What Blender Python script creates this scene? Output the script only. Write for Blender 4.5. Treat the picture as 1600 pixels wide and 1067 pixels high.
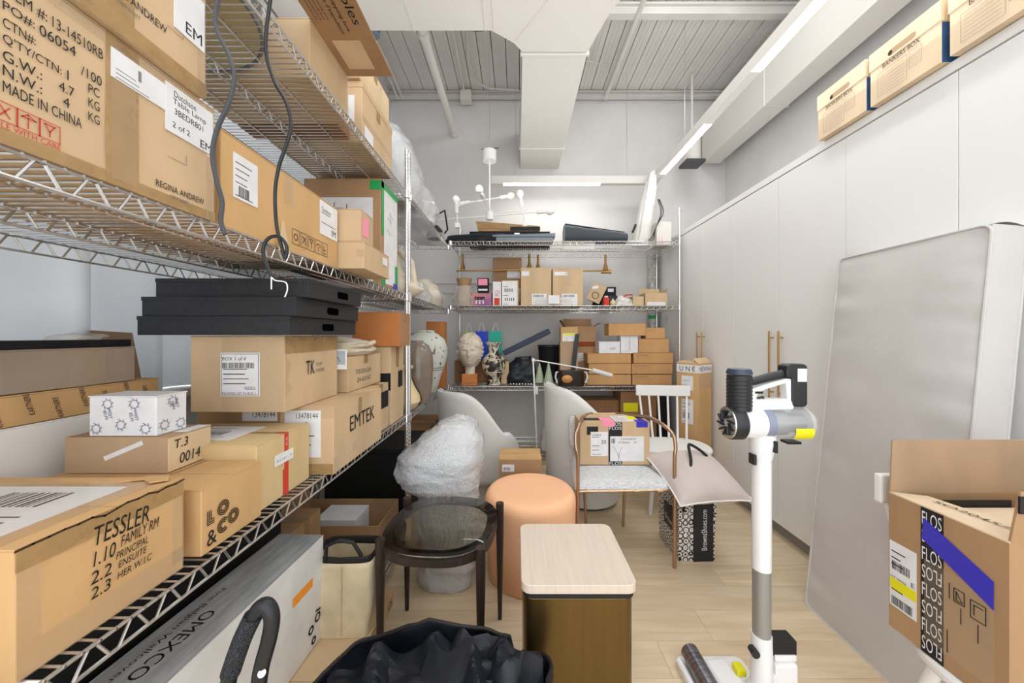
import bpy, bmesh, math, random
from mathutils import Vector, Matrix, noise
random.seed(7)
C = bpy.context.scene.collection
for o in list(bpy.data.objects): bpy.data.objects.remove(o)
PI = math.pi
# ------------------------------------------------------------------ camera, world, exposure
F = 560.0; CX = 808.0; CY = 523.0; H = 1.4
cam_d = bpy.data.cameras.new('camera'); cam = bpy.data.objects.new('camera', cam_d); C.objects.link(cam)
cam.location = (0, 0, H); cam.rotation_euler = (PI/2, 0, 0)
cam_d.sensor_width = 36; cam_d.lens = F/1600*36
cam_d.shift_x = (800-CX)/1600; cam_d.shift_y = (CY-533.5)/1600
cam_d.clip_start = 0.02
bpy.context.scene.camera = cam
sc = bpy.context.scene
sc.view_settings.view_transform = 'Standard'; sc.view_settings.look = 'None'
sc.view_settings.gamma = 1; sc.view_settings.exposure = 0.74; sc.view_settings.use_curve_mapping = False
w = bpy.data.worlds.new('world'); sc.world = w; w.use_nodes = True
w.node_tree.nodes['Background'].inputs[0].default_value = (0.94, 0.97, 1.0, 1)
w.node_tree.nodes['Background'].inputs[1].default_value = 1.42
LAMP = 15.0      # strength of the linear light diffusers
def area(name, loc, rot, sx, sy, power, col=(.97, .985, 1)):
    d = bpy.data.lights.new(name, 'AREA'); d.shape = 'RECTANGLE'; d.size = sx; d.size_y = sy; d.energy = power; d.color = col
    o = bpy.data.objects.new(name, d); C.objects.link(o); o.location = loc; o.rotation_euler = rot
    return o
area('fill_light', (0.3, -0.6, 4.2), (0, 0, 0), 3.0, 1.6, 5)  # added fill above and behind the camera, no fixture there
area('fill_light', (.6, 2.5, 2.65), (PI, 0, 0), 2.4, 3.0, 7.5)  # broad fill facing up, added to brighten the ceiling and upper walls
area('fill_light', (1.3, 2.2, 4.36), (math.radians(28), math.radians(14), 0), 1.2, .9, 15)  # unseen tilted fill, added to brighten the far end of the room
area('fill_light', (-0.4, 1.1, 3.45), (0, 0, 0), 1.2, 2.0, 9)  # overhead fill added out of view, belongs to no fixture

def PX(px, Y): return (px-CX)*Y/F
def PZ(py, Y): return H-(py-CY)*Y/F
def P(px, py, Y): return Vector((PX(px, Y), Y, PZ(py, Y)))
# ------------------------------------------------------------------ materials
def lin(c): return tuple(((x/255)/12.92 if x <= 10 else ((x/255+.055)/1.055)**2.4) for x in c)
MATS = {}
def mat(name, col, rough=.5, metal=0, var=0, vs=8, bump=0, bs=60, spec=.5, trans=0, alpha=1, stretch=(1, 1, 1), emit=0, coat=0, btype='noise', bd=.01, col2=None, ior=1.45, sheen=0):
    if name in MATS: return MATS[name]
    m = bpy.data.materials.new(name); m.use_nodes = True; nt = m.node_tree; N = nt.nodes; L = nt.links
    b = N['Principled BSDF']; c = lin(col)
    b.inputs['Base Color'].default_value = (*c, 1); b.inputs['Roughness'].default_value = rough; b.inputs['Metallic'].default_value = metal
    b.inputs['Specular IOR Level'].default_value = spec; b.inputs['Transmission Weight'].default_value = trans; b.inputs['Alpha'].default_value = alpha
    b.inputs['IOR'].default_value = ior; b.inputs['Coat Weight'].default_value = coat; b.inputs['Sheen Weight'].default_value = sheen
    if emit: b.inputs['Emission Color'].default_value = (*c, 1); b.inputs['Emission Strength'].default_value = emit
    if var or bump or col2:
        tc = N.new('ShaderNodeTexCoord'); mp = N.new('ShaderNodeMapping'); mp.inputs['Scale'].default_value = stretch
        L.new(tc.outputs['Object'], mp.inputs['Vector'])
        if var or col2:
            n = N.new('ShaderNodeTexNoise'); n.inputs['Scale'].default_value = vs; n.inputs['Detail'].default_value = 5
            L.new(mp.outputs[0], n.inputs['Vector'])
            r = N.new('ShaderNodeValToRGB'); r.color_ramp.elements[0].position = .3; r.color_ramp.elements[1].position = .7
            a = col2 if col2 else tuple(x*(1-var) for x in col)
            d = col if col2 else tuple(min(255, x*(1+var*.6)) for x in col)
            r.color_ramp.elements[0].color = (*lin(a), 1); r.color_ramp.elements[1].color = (*lin(d), 1)
            L.new(n.outputs['Fac'], r.inputs[0]); L.new(r.outputs[0], b.inputs['Base Color'])
        if bump:
            if btype == 'voronoi':
                t = N.new('ShaderNodeTexVoronoi'); t.inputs['Scale'].default_value = bs; out = t.outputs['Distance']
            elif btype == 'wave':
                t = N.new('ShaderNodeTexWave'); t.inputs['Scale'].default_value = bs; t.inputs['Distortion'].default_value = 1; out = t.outputs['Fac']
            else:
                t = N.new('ShaderNodeTexNoise'); t.inputs['Scale'].default_value = bs; t.inputs['Detail'].default_value = 4; out = t.outputs['Fac']
            L.new(mp.outputs[0], t.inputs['Vector'])
            bp = N.new('ShaderNodeBump'); bp.inputs['Strength'].default_value = bump; bp.inputs['Distance'].default_value = bd
            L.new(out, bp.inputs['Height']); L.new(bp.outputs[0], b.inputs['Normal'])
    MATS[name] = m; return m
def card(name, col): return mat(name, col, .75, var=.07, vs=5, bump=.08, bs=25, spec=.25, stretch=(1, 1, .35))
M_card = card('cardboard', (206, 178, 142)); M_card2 = card('cardboard_warm', (208, 168, 118)); M_card3 = card('cardboard_dull', (184, 156, 126))
M_card4 = card('cardboard_dark', (150, 112, 80)); M_card5 = card('cardboard_pale', (218, 194, 158)); M_card6 = card('cardboard_brown', (178, 142, 106)); M_bank = card('cardboard_cream', (232, 210, 180))
M_inner = mat('dark_inside', (60, 42, 28), .9)
M_tape = mat('clear_tape', (196, 160, 108), .18, alpha=.55, var=.06, vs=30, bump=.25, bs=40, coat=.5)
M_film = mat('clear_film', (235, 232, 225), .12, alpha=.35, bump=.5, bs=60)
M_clear = mat('clear_tape_gloss', (222, 200, 168), .08, alpha=.16, bump=.35, bs=35, bd=.004, coat=1)
M_paper = mat('paper', (232, 232, 234), .6, var=.03, vs=20)
M_ink = mat('black_ink', (28, 26, 26), .6); M_red = mat('red_ink', (205, 62, 45), .6); M_blue = mat('blue_tape', (66, 60, 200), .35, alpha=.85, bump=.2, bs=20)
M_bink = mat('blue_ink', (70, 82, 130), .6); M_grey = mat('grey_ink', (120, 118, 118), .6); M_yel = mat('yellow_sticker', (235, 228, 30), .5)
M_pink = mat('pink_note', (245, 150, 175), .6); M_orange = mat('orange_sticker', (245, 150, 40), .5); M_green = mat('green_tape', (35, 165, 85), .5)
M_chrome = mat('chrome_wire', (225, 225, 227), .22, 1); M_wire = mat('zinc_wire', (214, 214, 214), .24, .92)
M_wall = mat('wall_paint', (224, 222, 221), .85, var=.02, vs=3, spec=.2); M_white = mat('white_paint', (240, 239, 236), .45, var=.01, spec=.3)
M_duct = mat('duct_paint', (228, 225, 219), .75, spec=.25); M_deck = mat('deck_paint', (226, 223, 219), .8, var=.03, vs=4)
M_door = mat('door_lacquer', (240, 240, 239), .35, spec=.35); M_kick = mat('kickboard_grey', (150, 146, 142), .5)
M_brass = mat('brass', (196, 154, 90), .3, 1); M_bronze = mat('brushed_bronze', (118, 96, 58), .3, .92, var=.05, vs=3, stretch=(14, 14, .6))
M_champ = mat('champagne_metal', (190, 158, 132), .3, 1)
M_black = mat('black_board', (30, 31, 35), .6, var=.1, vs=40, spec=.3); M_blackbox = mat('black_linen_board', (42, 43, 47), .5, var=.15, vs=80, bump=.15, bs=250)
M_blkfab = mat('black_nylon', (30, 34, 42), .38, var=.15, vs=12, bump=.25, bs=300, spec=.45); M_blkpl = mat('black_plastic', (34, 36, 40), .35)
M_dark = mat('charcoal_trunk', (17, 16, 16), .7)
M_whpl = mat('white_plastic', (240, 240, 242), .25, coat=.2); M_lam = mat('diffuser', (255, 253, 248), .5, emit=LAMP)
M_off = mat('unlit_diffuser', (215, 213, 210), .5)
M_canvas = mat('canvas', (222, 205, 170), .85, var=.08, vs=10, bump=.3, bs=400); M_cream = mat('cream_cloth', (218, 207, 186), .9, var=.06, vs=14, bump=.2, bs=120)
M_matt = mat('mattress_fabric', (205, 202, 200), .85, var=.02, vs=5, bump=.2, bs=14, sheen=.2)
M_pillow = mat('pillow_velvet', (205, 192, 186), .8, var=.03, vs=6, bump=.15, bs=30, sheen=.3); M_heather = mat('heathered_fabric', (214, 216, 218), .9, var=.12, vs=60, stretch=(1, 4, 1), bump=.2, bs=200)
M_peach = mat('peach_plastic', (255, 198, 155), .5, spec=.35); M_boucle = mat('white_boucle', (226, 225, 221), .85, bump=.25, bs=220)
M_bubble = mat('bubble_wrap', (244, 247, 250), .08, bump=.9, bs=105, btype='voronoi', bd=.006, spec=1, trans=0, alpha=.5, coat=1)
M_glass = mat('smoked_glass', (196, 188, 172), .03, trans=1, ior=1.3); M_darkw = mat('dark_wood', (56, 44, 38), .45, var=.2, vs=6, stretch=(20, 20, 1))
M_oaktop = mat('pale_oak_top', (216, 202, 186), .5, var=.03, vs=4, stretch=(22, 1.2, 1)); M_plaster = mat('plaster', (222, 210, 192), .8, var=.08, vs=14, bump=.15, bs=40)
M_block = mat('wood_block', (205, 130, 70), .5, var=.15, vs=6, stretch=(1, 1, 8)); M_curtain = mat('curtain_sheer', (226, 229, 231), .9, var=.03, vs=8)
_n = M_curtain.node_tree; _t = _n.nodes.new('ShaderNodeBsdfTranslucent'); _t.inputs[0].default_value = (.84, .85, .86, 1); _m = _n.nodes.new('ShaderNodeMixShader'); _m.inputs[0].default_value = .42
_n.links.new(_n.nodes['Principled BSDF'].outputs[0], _m.inputs[1]); _n.links.new(_t.outputs[0], _m.inputs[2]); _n.links.new(_m.outputs[0], _n.nodes['Material Output'].inputs[0])
M_rubber = mat('grey_rubber', (72, 74, 78), .45)
def special():
    # speckled vase
    m = mat('speckled_glaze', (208, 210, 200), .6, bump=.1, bs=30); nt = m.node_tree; N = nt.nodes; L = nt.links; b = N['Principled BSDF']
    tc = N.new('ShaderNodeTexCoord'); n = N.new('ShaderNodeTexNoise'); n.inputs['Scale'].default_value = 28; n.inputs['Detail'].default_value = 3
    r = N.new('ShaderNodeValToRGB'); r.color_ramp.elements[0].position = .33; r.color_ramp.elements[0].color = (*lin((70, 70, 62)), 1); r.color_ramp.elements[1].position = .38; r.color_ramp.elements[1].color = (*lin((208, 210, 200)), 1)
    L.new(tc.outputs['Object'], n.inputs['Vector']); L.new(n.outputs['Fac'], r.inputs[0]); L.new(r.outputs[0], b.inputs['Base Color'])
    # black and white lattice pattern (shopping bag)
    m = mat('lattice_print', (235, 232, 228), .3); nt = m.node_tree; N = nt.nodes; L = nt.links; b = N['Principled BSDF']
    tc = N.new('ShaderNodeTexCoord'); v = N.new('ShaderNodeTexVoronoi'); v.inputs['Scale'].default_value = 26; v.inputs['Randomness'].default_value = .25
    r = N.new('ShaderNodeValToRGB'); r.color_ramp.interpolation = 'CONSTANT'; e = r.color_ramp.elements
    bl = (*lin((20, 19, 20)), 1); wh = (*lin((232, 228, 224)), 1)
    e[0].color = bl; e[0].position = 0; e[1].position = .2; e[1].color = wh; e.new(.42).color = bl; e.new(.56).color = wh
    L.new(tc.outputs['Object'], v.inputs['Vector']); L.new(v.outputs['Distance'], r.inputs[0]); L.new(r.outputs[0], b.inputs['Base Color'])
    # ink-painted vase
    m = mat('ink_painted_glaze', (210, 205, 185), .4); nt = m.node_tree; N = nt.nodes; L = nt.links; b = N['Principled BSDF']
    tc = N.new('ShaderNodeTexCoord'); n = N.new('ShaderNodeTexNoise'); n.inputs['Scale'].default_value = 13; n.inputs['Detail'].default_value = 6; n.inputs['Distortion'].default_value = 1.2
    r = N.new('ShaderNodeValToRGB'); r.color_ramp.elements[0].position = .46; r.color_ramp.elements[0].color = (*lin((52, 48, 44)), 1); r.color_ramp.elements[1].position = .53; r.color_ramp.elements[1].color = (*lin((214, 206, 186)), 1)
    L.new(tc.outputs['Object'], n.inputs['Vector']); L.new(n.outputs['Fac'], r.inputs[0]); L.new(r.outputs[0], b.inputs['Base Color'])
    # oak floor
    m = mat('oak_floor', (214, 188, 150), .38, spec=.35); nt = m.node_tree; N = nt.nodes; L = nt.links; b = N['Principled BSDF']
    g = N.new('ShaderNodeNewGeometry'); oi = N.new('ShaderNodeObjectInfo'); mp = N.new('ShaderNodeMapping'); mp.inputs['Scale'].default_value = (1.0, 9, 1)
    ad = N.new('ShaderNodeVectorMath'); ad.operation = 'ADD'; ml = N.new('ShaderNodeMath'); ml.operation = 'MULTIPLY'; ml.inputs[1].default_value = 37
    L.new(oi.outputs['Random'], ml.inputs[0]); L.new(g.outputs['Position'], mp.inputs['Vector']); L.new(mp.outputs[0], ad.inputs[0]); L.new(ml.outputs[0], ad.inputs[1])
    n = N.new('ShaderNodeTexNoise'); n.inputs['Scale'].default_value = 2.2; n.inputs['Detail'].default_value = 7; n.inputs['Distortion'].default_value = .8; L.new(ad.outputs[0], n.inputs['Vector'])
    r = N.new('ShaderNodeValToRGB'); r.color_ramp.elements[0].position = .25; r.color_ramp.elements[0].color = (*lin((204, 182, 148)), 1); r.color_ramp.elements[1].position = .75; r.color_ramp.elements[1].color = (*lin((228, 210, 182)), 1)
    L.new(n.outputs['Fac'], r.inputs[0])
    mx = N.new('ShaderNodeHueSaturation'); mr = N.new('ShaderNodeMapRange'); mr.inputs[3].default_value = .93; mr.inputs[4].default_value = 1.05
    L.new(oi.outputs['Random'], mr.inputs[0]); L.new(mr.outputs[0], mx.inputs['Value']); L.new(r.outputs[0], mx.inputs['Color']); L.new(mx.outputs[0], b.inputs['Base Color'])
special()
M_speck = MATS['speckled_glaze']; M_lattice = MATS['lattice_print']; M_inkv = MATS['ink_painted_glaze']; M_oak = MATS['oak_floor']
# ------------------------------------------------------------------ mesh helpers
class MB:
    def __init__(s): s.v = []; s.f = []
    def add(s, vs, fs):
        n = len(s.v); s.v += [Vector(v) for v in vs]; s.f += [tuple(i+n for i in f) for f in fs]; return s
    def box(s, x0, x1, y0, y1, z0, z1):
        return s.add([(x, y, z) for z in (z0, z1) for y in (y0, y1) for x in (x0, x1)],
                     [(0, 2, 3, 1), (4, 5, 7, 6), (0, 1, 5, 4), (2, 6, 7, 3), (0, 4, 6, 2), (1, 3, 7, 5)])
    def hexa(s, b, t): # 4 bottom pts, 4 top pts
        return s.add(list(b)+list(t), [(3, 2, 1, 0), (4, 5, 6, 7), (0, 1, 5, 4), (1, 2, 6, 5), (2, 3, 7, 6), (3, 0, 4, 7)])
    def tube(s, pts, r, n=8, closed=False):
        pts = [Vector(p) for p in pts]; K = len(pts); rs = r if isinstance(r, (list, tuple)) else [r]*K
        up = None; rings = []
        for i, p in enumerate(pts):
            a = pts[(i-1) % K] if (closed or i > 0) else p; b = pts[(i+1) % K] if (closed or i < K-1) else p
            d = (b-a).normalized()
            if up is None: up = Vector((0, 0, 1)) if abs(d.z) < .9 else Vector((1, 0, 0))
            side = d.cross(up)
            if side.length < 1e-4: side = d.orthogonal()
            side.normalize(); up = side.cross(d).normalized()
            rings.append([p+(side*math.cos(2*PI*k/n)+up*math.sin(2*PI*k/n))*rs[i] for k in range(n)])
        base = len(s.v); s.v += [v for rg in rings for v in rg]
        for i in range(K if closed else K-1):
            j = (i+1) % K
            for k in range(n): s.f.append((base+i*n+k, base+i*n+(k+1) % n, base+j*n+(k+1) % n, base+j*n+k))
        if not closed:
            s.f.append(tuple(base+k for k in range(n))[::-1]); s.f.append(tuple(base+(K-1)*n+k for k in range(n)))
        return s
    def cyl(s, a, b, r, r2=None, n=20): return s.tube([a, b], [r, r if r2 is None else r2], n)
    def lathe(s, prof, cx=0, cy=0, n=32, cap=True, ax='z'):
        base = len(s.v)
        for r, z in prof:
            for k in range(n):
                a = 2*PI*k/n; x, y = r*math.cos(a), r*math.sin(a)
                s.v.append(Vector((cx+x, cy+y, z)) if ax == 'z' else Vector((z, cx+x, cy+y)))
        K = len(prof)
        for i in range(K-1):
            for k in range(n): s.f.append((base+i*n+k, base+i*n+(k+1) % n, base+(i+1)*n+(k+1) % n, base+(i+1)*n+k))
        if cap:
            s.f.append(tuple(base+k for k in range(n))[::-1]); s.f.append(tuple(base+(K-1)*n+k for k in range(n)))
        return s
    def prism(s, poly, z0, z1):
        n = len(poly); return s.add([(x, y, z0) for x, y in poly]+[(x, y, z1) for x, y in poly],
            [tuple(range(n))[::-1], tuple(range(n, 2*n))]+[(i, (i+1) % n, n+(i+1) % n, n+i) for i in range(n)])
    def grid(s, fn, nu, nv, closeu=False):
        base = len(s.v)
        for j in range(nv+1):
            for i in range(nu if closeu else nu+1): s.v.append(Vector(fn(i/nu, j/nv)))
        W = nu if closeu else nu+1
        for j in range(nv):
            for i in range(nu): s.f.append((base+j*W+i, base+j*W+(i+1) % W, base+(j+1)*W+(i+1) % W, base+(j+1)*W+i))
        return s
    def xf(s, M): s.v = [M @ v for v in s.v]; return s
    def build(s, name, m, parent=None, smooth=False, bevel=0, kind=None, label=None, solid=0, ang=35):
        me = bpy.data.meshes.new(name); me.from_pydata([tuple(v) for v in s.v], [], s.f); me.materials.append(m); me.update()
        if smooth:
            me.polygons.foreach_set('use_smooth', [True]*len(me.polygons))
            me.set_sharp_from_angle(angle=math.radians(ang))
        o = bpy.data.objects.new(name, me); C.objects.link(o)
        if parent: o.parent = parent
        if solid:
            md = o.modifiers.new('solid', 'SOLIDIFY'); md.thickness = solid; md.offset = 0
        if bevel:
            md = o.modifiers.new('bevel', 'BEVEL'); md.width = bevel; md.segments = 2; md.limit_method = 'ANGLE'
        if kind: o['kind'] = kind
        if label: o['label'] = label
        return o
def empty(name, label, cat, loc=(0, 0, 0), rz=0, group=None):
    o = bpy.data.objects.new(name, None); C.objects.link(o); o.location = loc; o.rotation_euler = (0, 0, rz); o.empty_display_size = .1
    o['label'] = label; o['category'] = cat
    if group: o['group'] = group
    return o
def tag(o, label, cat, group=None):
    o['label'] = label; o['category'] = cat
    if group: o['group'] = group
    return o
def struct(o): o['kind'] = 'structure'; return o
def rrect(x0, x1, y0, y1, r, n=6):
    pts = []
    for cx, cy, a0 in ((x1-r, y1-r, 0), (x0+r, y1-r, 90), (x0+r, y0+r, 180), (x1-r, y0+r, 270)):
        for k in range(n+1):
            a = math.radians(a0+90*k/n); pts.append((cx+r*math.cos(a), cy+r*math.sin(a)))
    return pts
# ---- flat frames: print and labels on faces
class Fr:
    def __init__(s, o, u, v, w, h): s.o = Vector(o); s.u = Vector(u).normalized(); s.v = Vector(v).normalized(); s.n = s.u.cross(s.v); s.w = w; s.h = h
    def pt(s, a, b, e=0): return s.o+s.u*a+s.v*b+s.n*e
    def rot(s): return Fr(s.pt(0, s.h), -s.v, s.u, s.h, s.w)      # reading downwards
    def rotu(s): return Fr(s.pt(s.w, 0), s.v, -s.u, s.h, s.w)     # reading upwards
def plate(fr, a, b, w, h, e0, e1, m, name, parent, label=None, bevel=0, mb=None):
    q = mb or MB(); pts = [(a, b), (a+w, b), (a+w, b+h), (a, b+h)]
    q.hexa([fr.pt(x, y, e0) for x, y in pts], [fr.pt(x, y, e1) for x, y in pts])
    if mb is None: return q.build(name, m, parent, label=label)
TXT = {}
def text_mesh(s):
    if s not in TXT:
        cu = bpy.data.curves.new('t', 'FONT'); cu.body = s; cu.resolution_u = 3; o = bpy.data.objects.new('t', cu); C.objects.link(o)
        dg = bpy.context.evaluated_depsgraph_get(); me = bpy.data.meshes.new_from_object(o.evaluated_get(dg))
        vs = [v.co.copy() for v in me.vertices]; fs = [tuple(p.vertices) for p in me.polygons]
        bpy.data.objects.remove(o); bpy.data.meshes.remove(me)
        x0 = min(v.x for v in vs); x1 = max(v.x for v in vs); y0 = min(v.y for v in vs); y1 = max(v.y for v in vs)
        TXT[s] = ([((v.x-x0)/(x1-x0), (v.y-y0)/(y1-y0)) for v in vs], fs)
    return TXT[s]
def text(fr, s, a, b, w, h, m, parent, e=.0016, shear=0, rise=0, name='lettering', mb=None):
    """string s stretched to w x h with its lower left corner at (a, b) of the frame"""
    vs, fs = text_mesh(s); q = mb or MB()
    q.add([fr.pt(a+x*w+shear*y*h, b+y*h+rise*x*w, e) for x, y in vs], fs)
    if mb is None: return q.build(name, m, parent)
def strokes(fr, lines, wd, m, parent, e=.0016, name='printed_mark', mb=None):
    q = mb or MB()
    for ln in lines:
        for (x0, y0), (x1, y1) in zip(ln[:-1], ln[1:]):
            d = Vector((x1-x0, y1-y0)); L = d.length
            if L < 1e-6: continue
            d /= L; p = Vector((-d.y, d.x))*wd/2; d = d*wd/2
            q.add([fr.pt(x0-d.x+p.x, y0-d.y+p.y, e), fr.pt(x0-d.x-p.x, y0-d.y-p.y, e), fr.pt(x1+d.x-p.x, y1+d.y-p.y, e), fr.pt(x1+d.x+p.x, y1+d.y+p.y, e)], [(0, 1, 2, 3)])
    if mb is None: return q.build(name, m, parent)
def arc(cx, cy, r, a0=0, a1=360, n=24, sx=1): return [(cx+sx*r*math.cos(math.radians(a0+(a1-a0)*k/n)), cy+r*math.sin(math.radians(a0+(a1-a0)*k/n))) for k in range(n+1)]
def rect(a, b, w, h): return [(a, b), (a+w, b), (a+w, b+h), (a, b+h), (a, b)]
def paper(fr, a, b, w, h, parent, bars=None, lines=6, m=None, name='shipping_label', e=.002, label=None, frame=False, words=()):
    """paper label with printed bars and ruled lines; words = (string, u, v, w, h) in fractions"""
    p = plate(fr, a, b, w, h, .0004, e, m or M_paper, name, parent, label)
    q = MB(); rr = random.Random(int((a*977+b*331+w*71)*1e4))
    sub = Fr(fr.pt(a, b, 0), fr.u, fr.v, w, h)
    if bars:
        x = bars[0]*w
        while x < bars[2]*w:
            t = w*rr.choice((.008, .014, .02)); plate(sub, x, bars[1]*h, t, bars[3]*h, e+.0001, e+.0003, None, '', None, mb=q); x += t+w*rr.choice((.01, .016, .022))
    for i in range(lines):
        y = h*(.06+.88*i/max(1, lines)); 
        if bars and bars[1]*h-.02*h < y < (bars[1]+bars[3])*h+.02*h: continue
        if any(wd[2]-.04 < y/h < wd[2]+wd[4]+.04 for wd in words): continue
        plate(sub, w*.07, y, w*rr.uniform(.3, .8), h*.018, e+.0001, e+.0003, None, '', None, mb=q)
    if frame: strokes(sub, [rect(.03*w, .03*h, .94*w, .94*h)], w*.012, None, None, e=e+.0003, mb=q)
    for s, u, v, ww, hh in words: text(sub, s, u*w, v*h, ww*w, hh*h, None, None, e=e+.0003, mb=q)
    if q.v: q.build('label_print', M_ink, p)
    return p
# ---- cartons
def dented(q, x0, x1, y0, y1, z0, z1, amp, n=6, seed=0):
    S = Vector((x1-x0, y1-y0, z1-z0)); o = Vector((x0, y0, z0))
    def face(a, b, c, sgn, fix):
        base = len(q.v)
        for j in range(n+1):
            for i in range(n+1):
                p = [0, 0, 0]; p[a] = i/n; p[b] = j/n; p[c] = fix
                co = Vector((o[k]+S[k]*p[k] for k in range(3)))
                wgt = 16*p[a]*(1-p[a])*p[b]*(1-p[b])
                co[c] -= sgn*amp*wgt*abs(noise.noise(co*6+Vector((seed, seed*2, 0))))*1.6
                q.v.append(co)
        for j in range(n):
            for i in range(n):
                f = (base+j*(n+1)+i, base+j*(n+1)+i+1, base+(j+1)*(n+1)+i+1, base+(j+1)*(n+1)+i)
                q.f.append(f if sgn > 0 else f[::-1])
    face(0, 1, 2, 1, 1); face(0, 1, 2, -1, 0); face(1, 2, 0, 1, 1); face(1, 2, 0, -1, 0); face(2, 0, 1, 1, 1); face(2, 0, 1, -1, 0)
class Box: pass
def carton(label, x0, x1, y0, y1, z0, z1, m=None, rz=0, seam='y', tape=True, name='cardboard_box', cat='box', group=None, closed=True, amp=.002, flapdrop=0):
    """closed carton: dented body, two top flaps with a gap, tape along the seam and down both ends"""
    m = m or M_card
    b = Box(); cx, cy = (x0+x1)/2, (y0+y1)/2; b.r = empty(name, label, cat, (cx, cy, z0), rz, group)
    X, Y, Z = (x1-x0)/2, (y1-y0)/2, z1-z0; t = .003; b.X, b.Y, b.Z = X, Y, Z
    q = MB(); dented(q, -X, X, -Y, Y, 0, Z-t, amp, seed=cx*31+cy*17+z0)
    o = q.build('body', m, b.r); 
    bm = bmesh.new(); bm.from_mesh(o.data); bmesh.ops.remove_doubles(bm, verts=bm.verts, dist=1e-5); bm.to_mesh(o.data); bm.free()
    md = o.modifiers.new('bevel', 'BEVEL'); md.width = .002; md.segments = 1; md.limit_method = 'ANGLE'; md.angle_limit = 1.2
    b.body = o; b.m = m
    g = .0015
    if seam == 'y':
        MB().box(-X, -g, -Y, Y, Z-t, Z).build('flap', m, b.r); MB().box(g, X, -Y, Y, Z-t, Z).build('flap', m, b.r)
        if tape: MB().box(-.024, .024, -Y-.0008, Y+.0008, Z, Z+.0007).box(-.024, .024, -Y-.0009, -Y-.0002, Z*.72, Z).box(-.024, .024, Y+.0002, Y+.0009, Z*.72, Z).build('packing_tape', M_tape, b.r)
    elif seam == 'x':
        MB().box(-X, X, -Y, -g, Z-t, Z).build('flap', m, b.r); MB().box(-X, X, g, Y, Z-t, Z).build('flap', m, b.r)
        if tape: MB().box(-X-.0008, X+.0008, -.024, .024, Z, Z+.0007).box(X+.0002, X+.0009, -.024, .024, Z*.72, Z).box(-X-.0009, -X-.0002, -.024, .024, Z*.72, Z).build('packing_tape', M_tape, b.r)
    else:
        MB().box(-X-.001, X+.001, -Y-.001, Y+.001, Z-t, Z).build('lid', m, b.r)
    b.R = Fr((X, -Y, 0), (0, 1, 0), (0, 0, 1), 2*Y, Z); b.F = Fr((-X, -Y, 0), (1, 0, 0), (0, 0, 1), 2*X, Z)
    b.L = Fr((-X, Y, 0), (0, -1, 0), (0, 0, 1), 2*Y, Z); b.T = Fr((-X, -Y, Z), (1, 0, 0), (0, 1, 0), 2*X, 2*Y)
    return b
def tape(b, fr, a, bb, w, h, m=None, name='packing_tape', e=.0011, label=None): return plate(fr, a, bb, w, h, .0003, e, m or M_tape, name, b.r if isinstance(b, Box) else b, label)
def ring_blob(q, rings, n=36, amp=.01, fr=8, seed=0, pw=2.6, sub=4, top=True, bot=True):
    """lumpy closed skin through super-elliptic rings (z, cx, cy, rx, ry)"""
    R = []
    for i in range(len(rings)-1):
        for k in range(sub):
            t = k/sub; t2 = t*t*(3-2*t); R.append([a+(b-a)*(t2 if j else t) for j, (a, b) in enumerate(zip(rings[i], rings[i+1]))])
    R.append(list(rings[-1])); base = len(q.v)
    for z, cx, cy, rx, ry in R:
        for k in range(n):
            a = 2*PI*k/n; ca, sa = math.cos(a), math.sin(a)
            x = math.copysign(abs(ca)**(2/pw), ca); y = math.copysign(abs(sa)**(2/pw), sa)
            p = Vector((cx+rx*x, cy+ry*y, z)); d = Vector((x, y, 0)).normalized()
            f = noise.noise(p*fr+Vector((seed, 0, 0)))+.5*noise.noise(p*fr*2.7+Vector((0, seed, 0)))
            q.v.append(p+d*f*amp+Vector((0, 0, noise.noise(p*fr+Vector((0, 0, seed+9)))*amp*.6*(0 if z <= rings[0][0]+1e-6 else 1))))
    K = len(R)
    for i in range(K-1):
        for k in range(n): q.f.append((base+i*n+k, base+i*n+(k+1) % n, base+(i+1)*n+(k+1) % n, base+(i+1)*n+k))
    if bot: q.f.append(tuple(base+k for k in range(n))[::-1])
    if top: q.f.append(tuple(base+(K-1)*n+k for k in range(n)))
    return q
# ================================================================== THE SETTING
XL, XR, YB, ZC, Y0 = -1.62, 2.67, 4.60, 4.48, -1.6
# floor: oak boards running across the room
fl = struct(MB().box(XL-.1, XR+.1, Y0, YB+.1, -.06, -.008).build('floor', M_inner))
y = Y0; r_ = random.Random(3)
while y < YB:
    x = XL-r_.uniform(0, .9)
    while x < XR:
        L_ = r_.uniform(1.1, 1.9); a, b_ = max(x, XL), min(x+L_, XR)
        if b_-a > .03: MB().box(a, b_-.0012, y, min(y+.18, YB)-.0012, -.008, 0).build('floor_board', M_oak, fl)
        x += L_
    y += .18
wl = struct(MB().box(XL-.12, XL, Y0, YB, 0, 1.12).box(XL-.12, XL, Y0, YB, 3.0, ZC).box(XL-.12, XL, 2.75, YB, 1.12, 3.0).box(XL-.12, XL, Y0, -.9, 1.12, 3.0).build('wall_left', M_wall))
struct(MB().box(XR, XR+.12, Y0, YB, 0, ZC).build('wall_right', M_wall))
struct(MB().box(XL-.12, XR+.12, YB, YB+.12, 0, ZC).build('wall_back', M_wall))
struct(MB().box(XL, XR, YB-.012, YB, 0, .1).build('baseboard_back', M_white, bevel=.002))
struct(MB().box(XL, XL+.02, 2.8, YB-.013, 1.95, 2.02).box(XL, XL+.03, 2.8, YB-.013, 2.02, 2.04).build('trim_1', M_white, bevel=.002))
struct(MB().box(XL, .2, YB-.02, YB, 2.05, 2.075).box(XL, .2, YB-.016, YB, 1.93, 1.95).build('trim_2', M_wall, bevel=.002))
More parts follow.
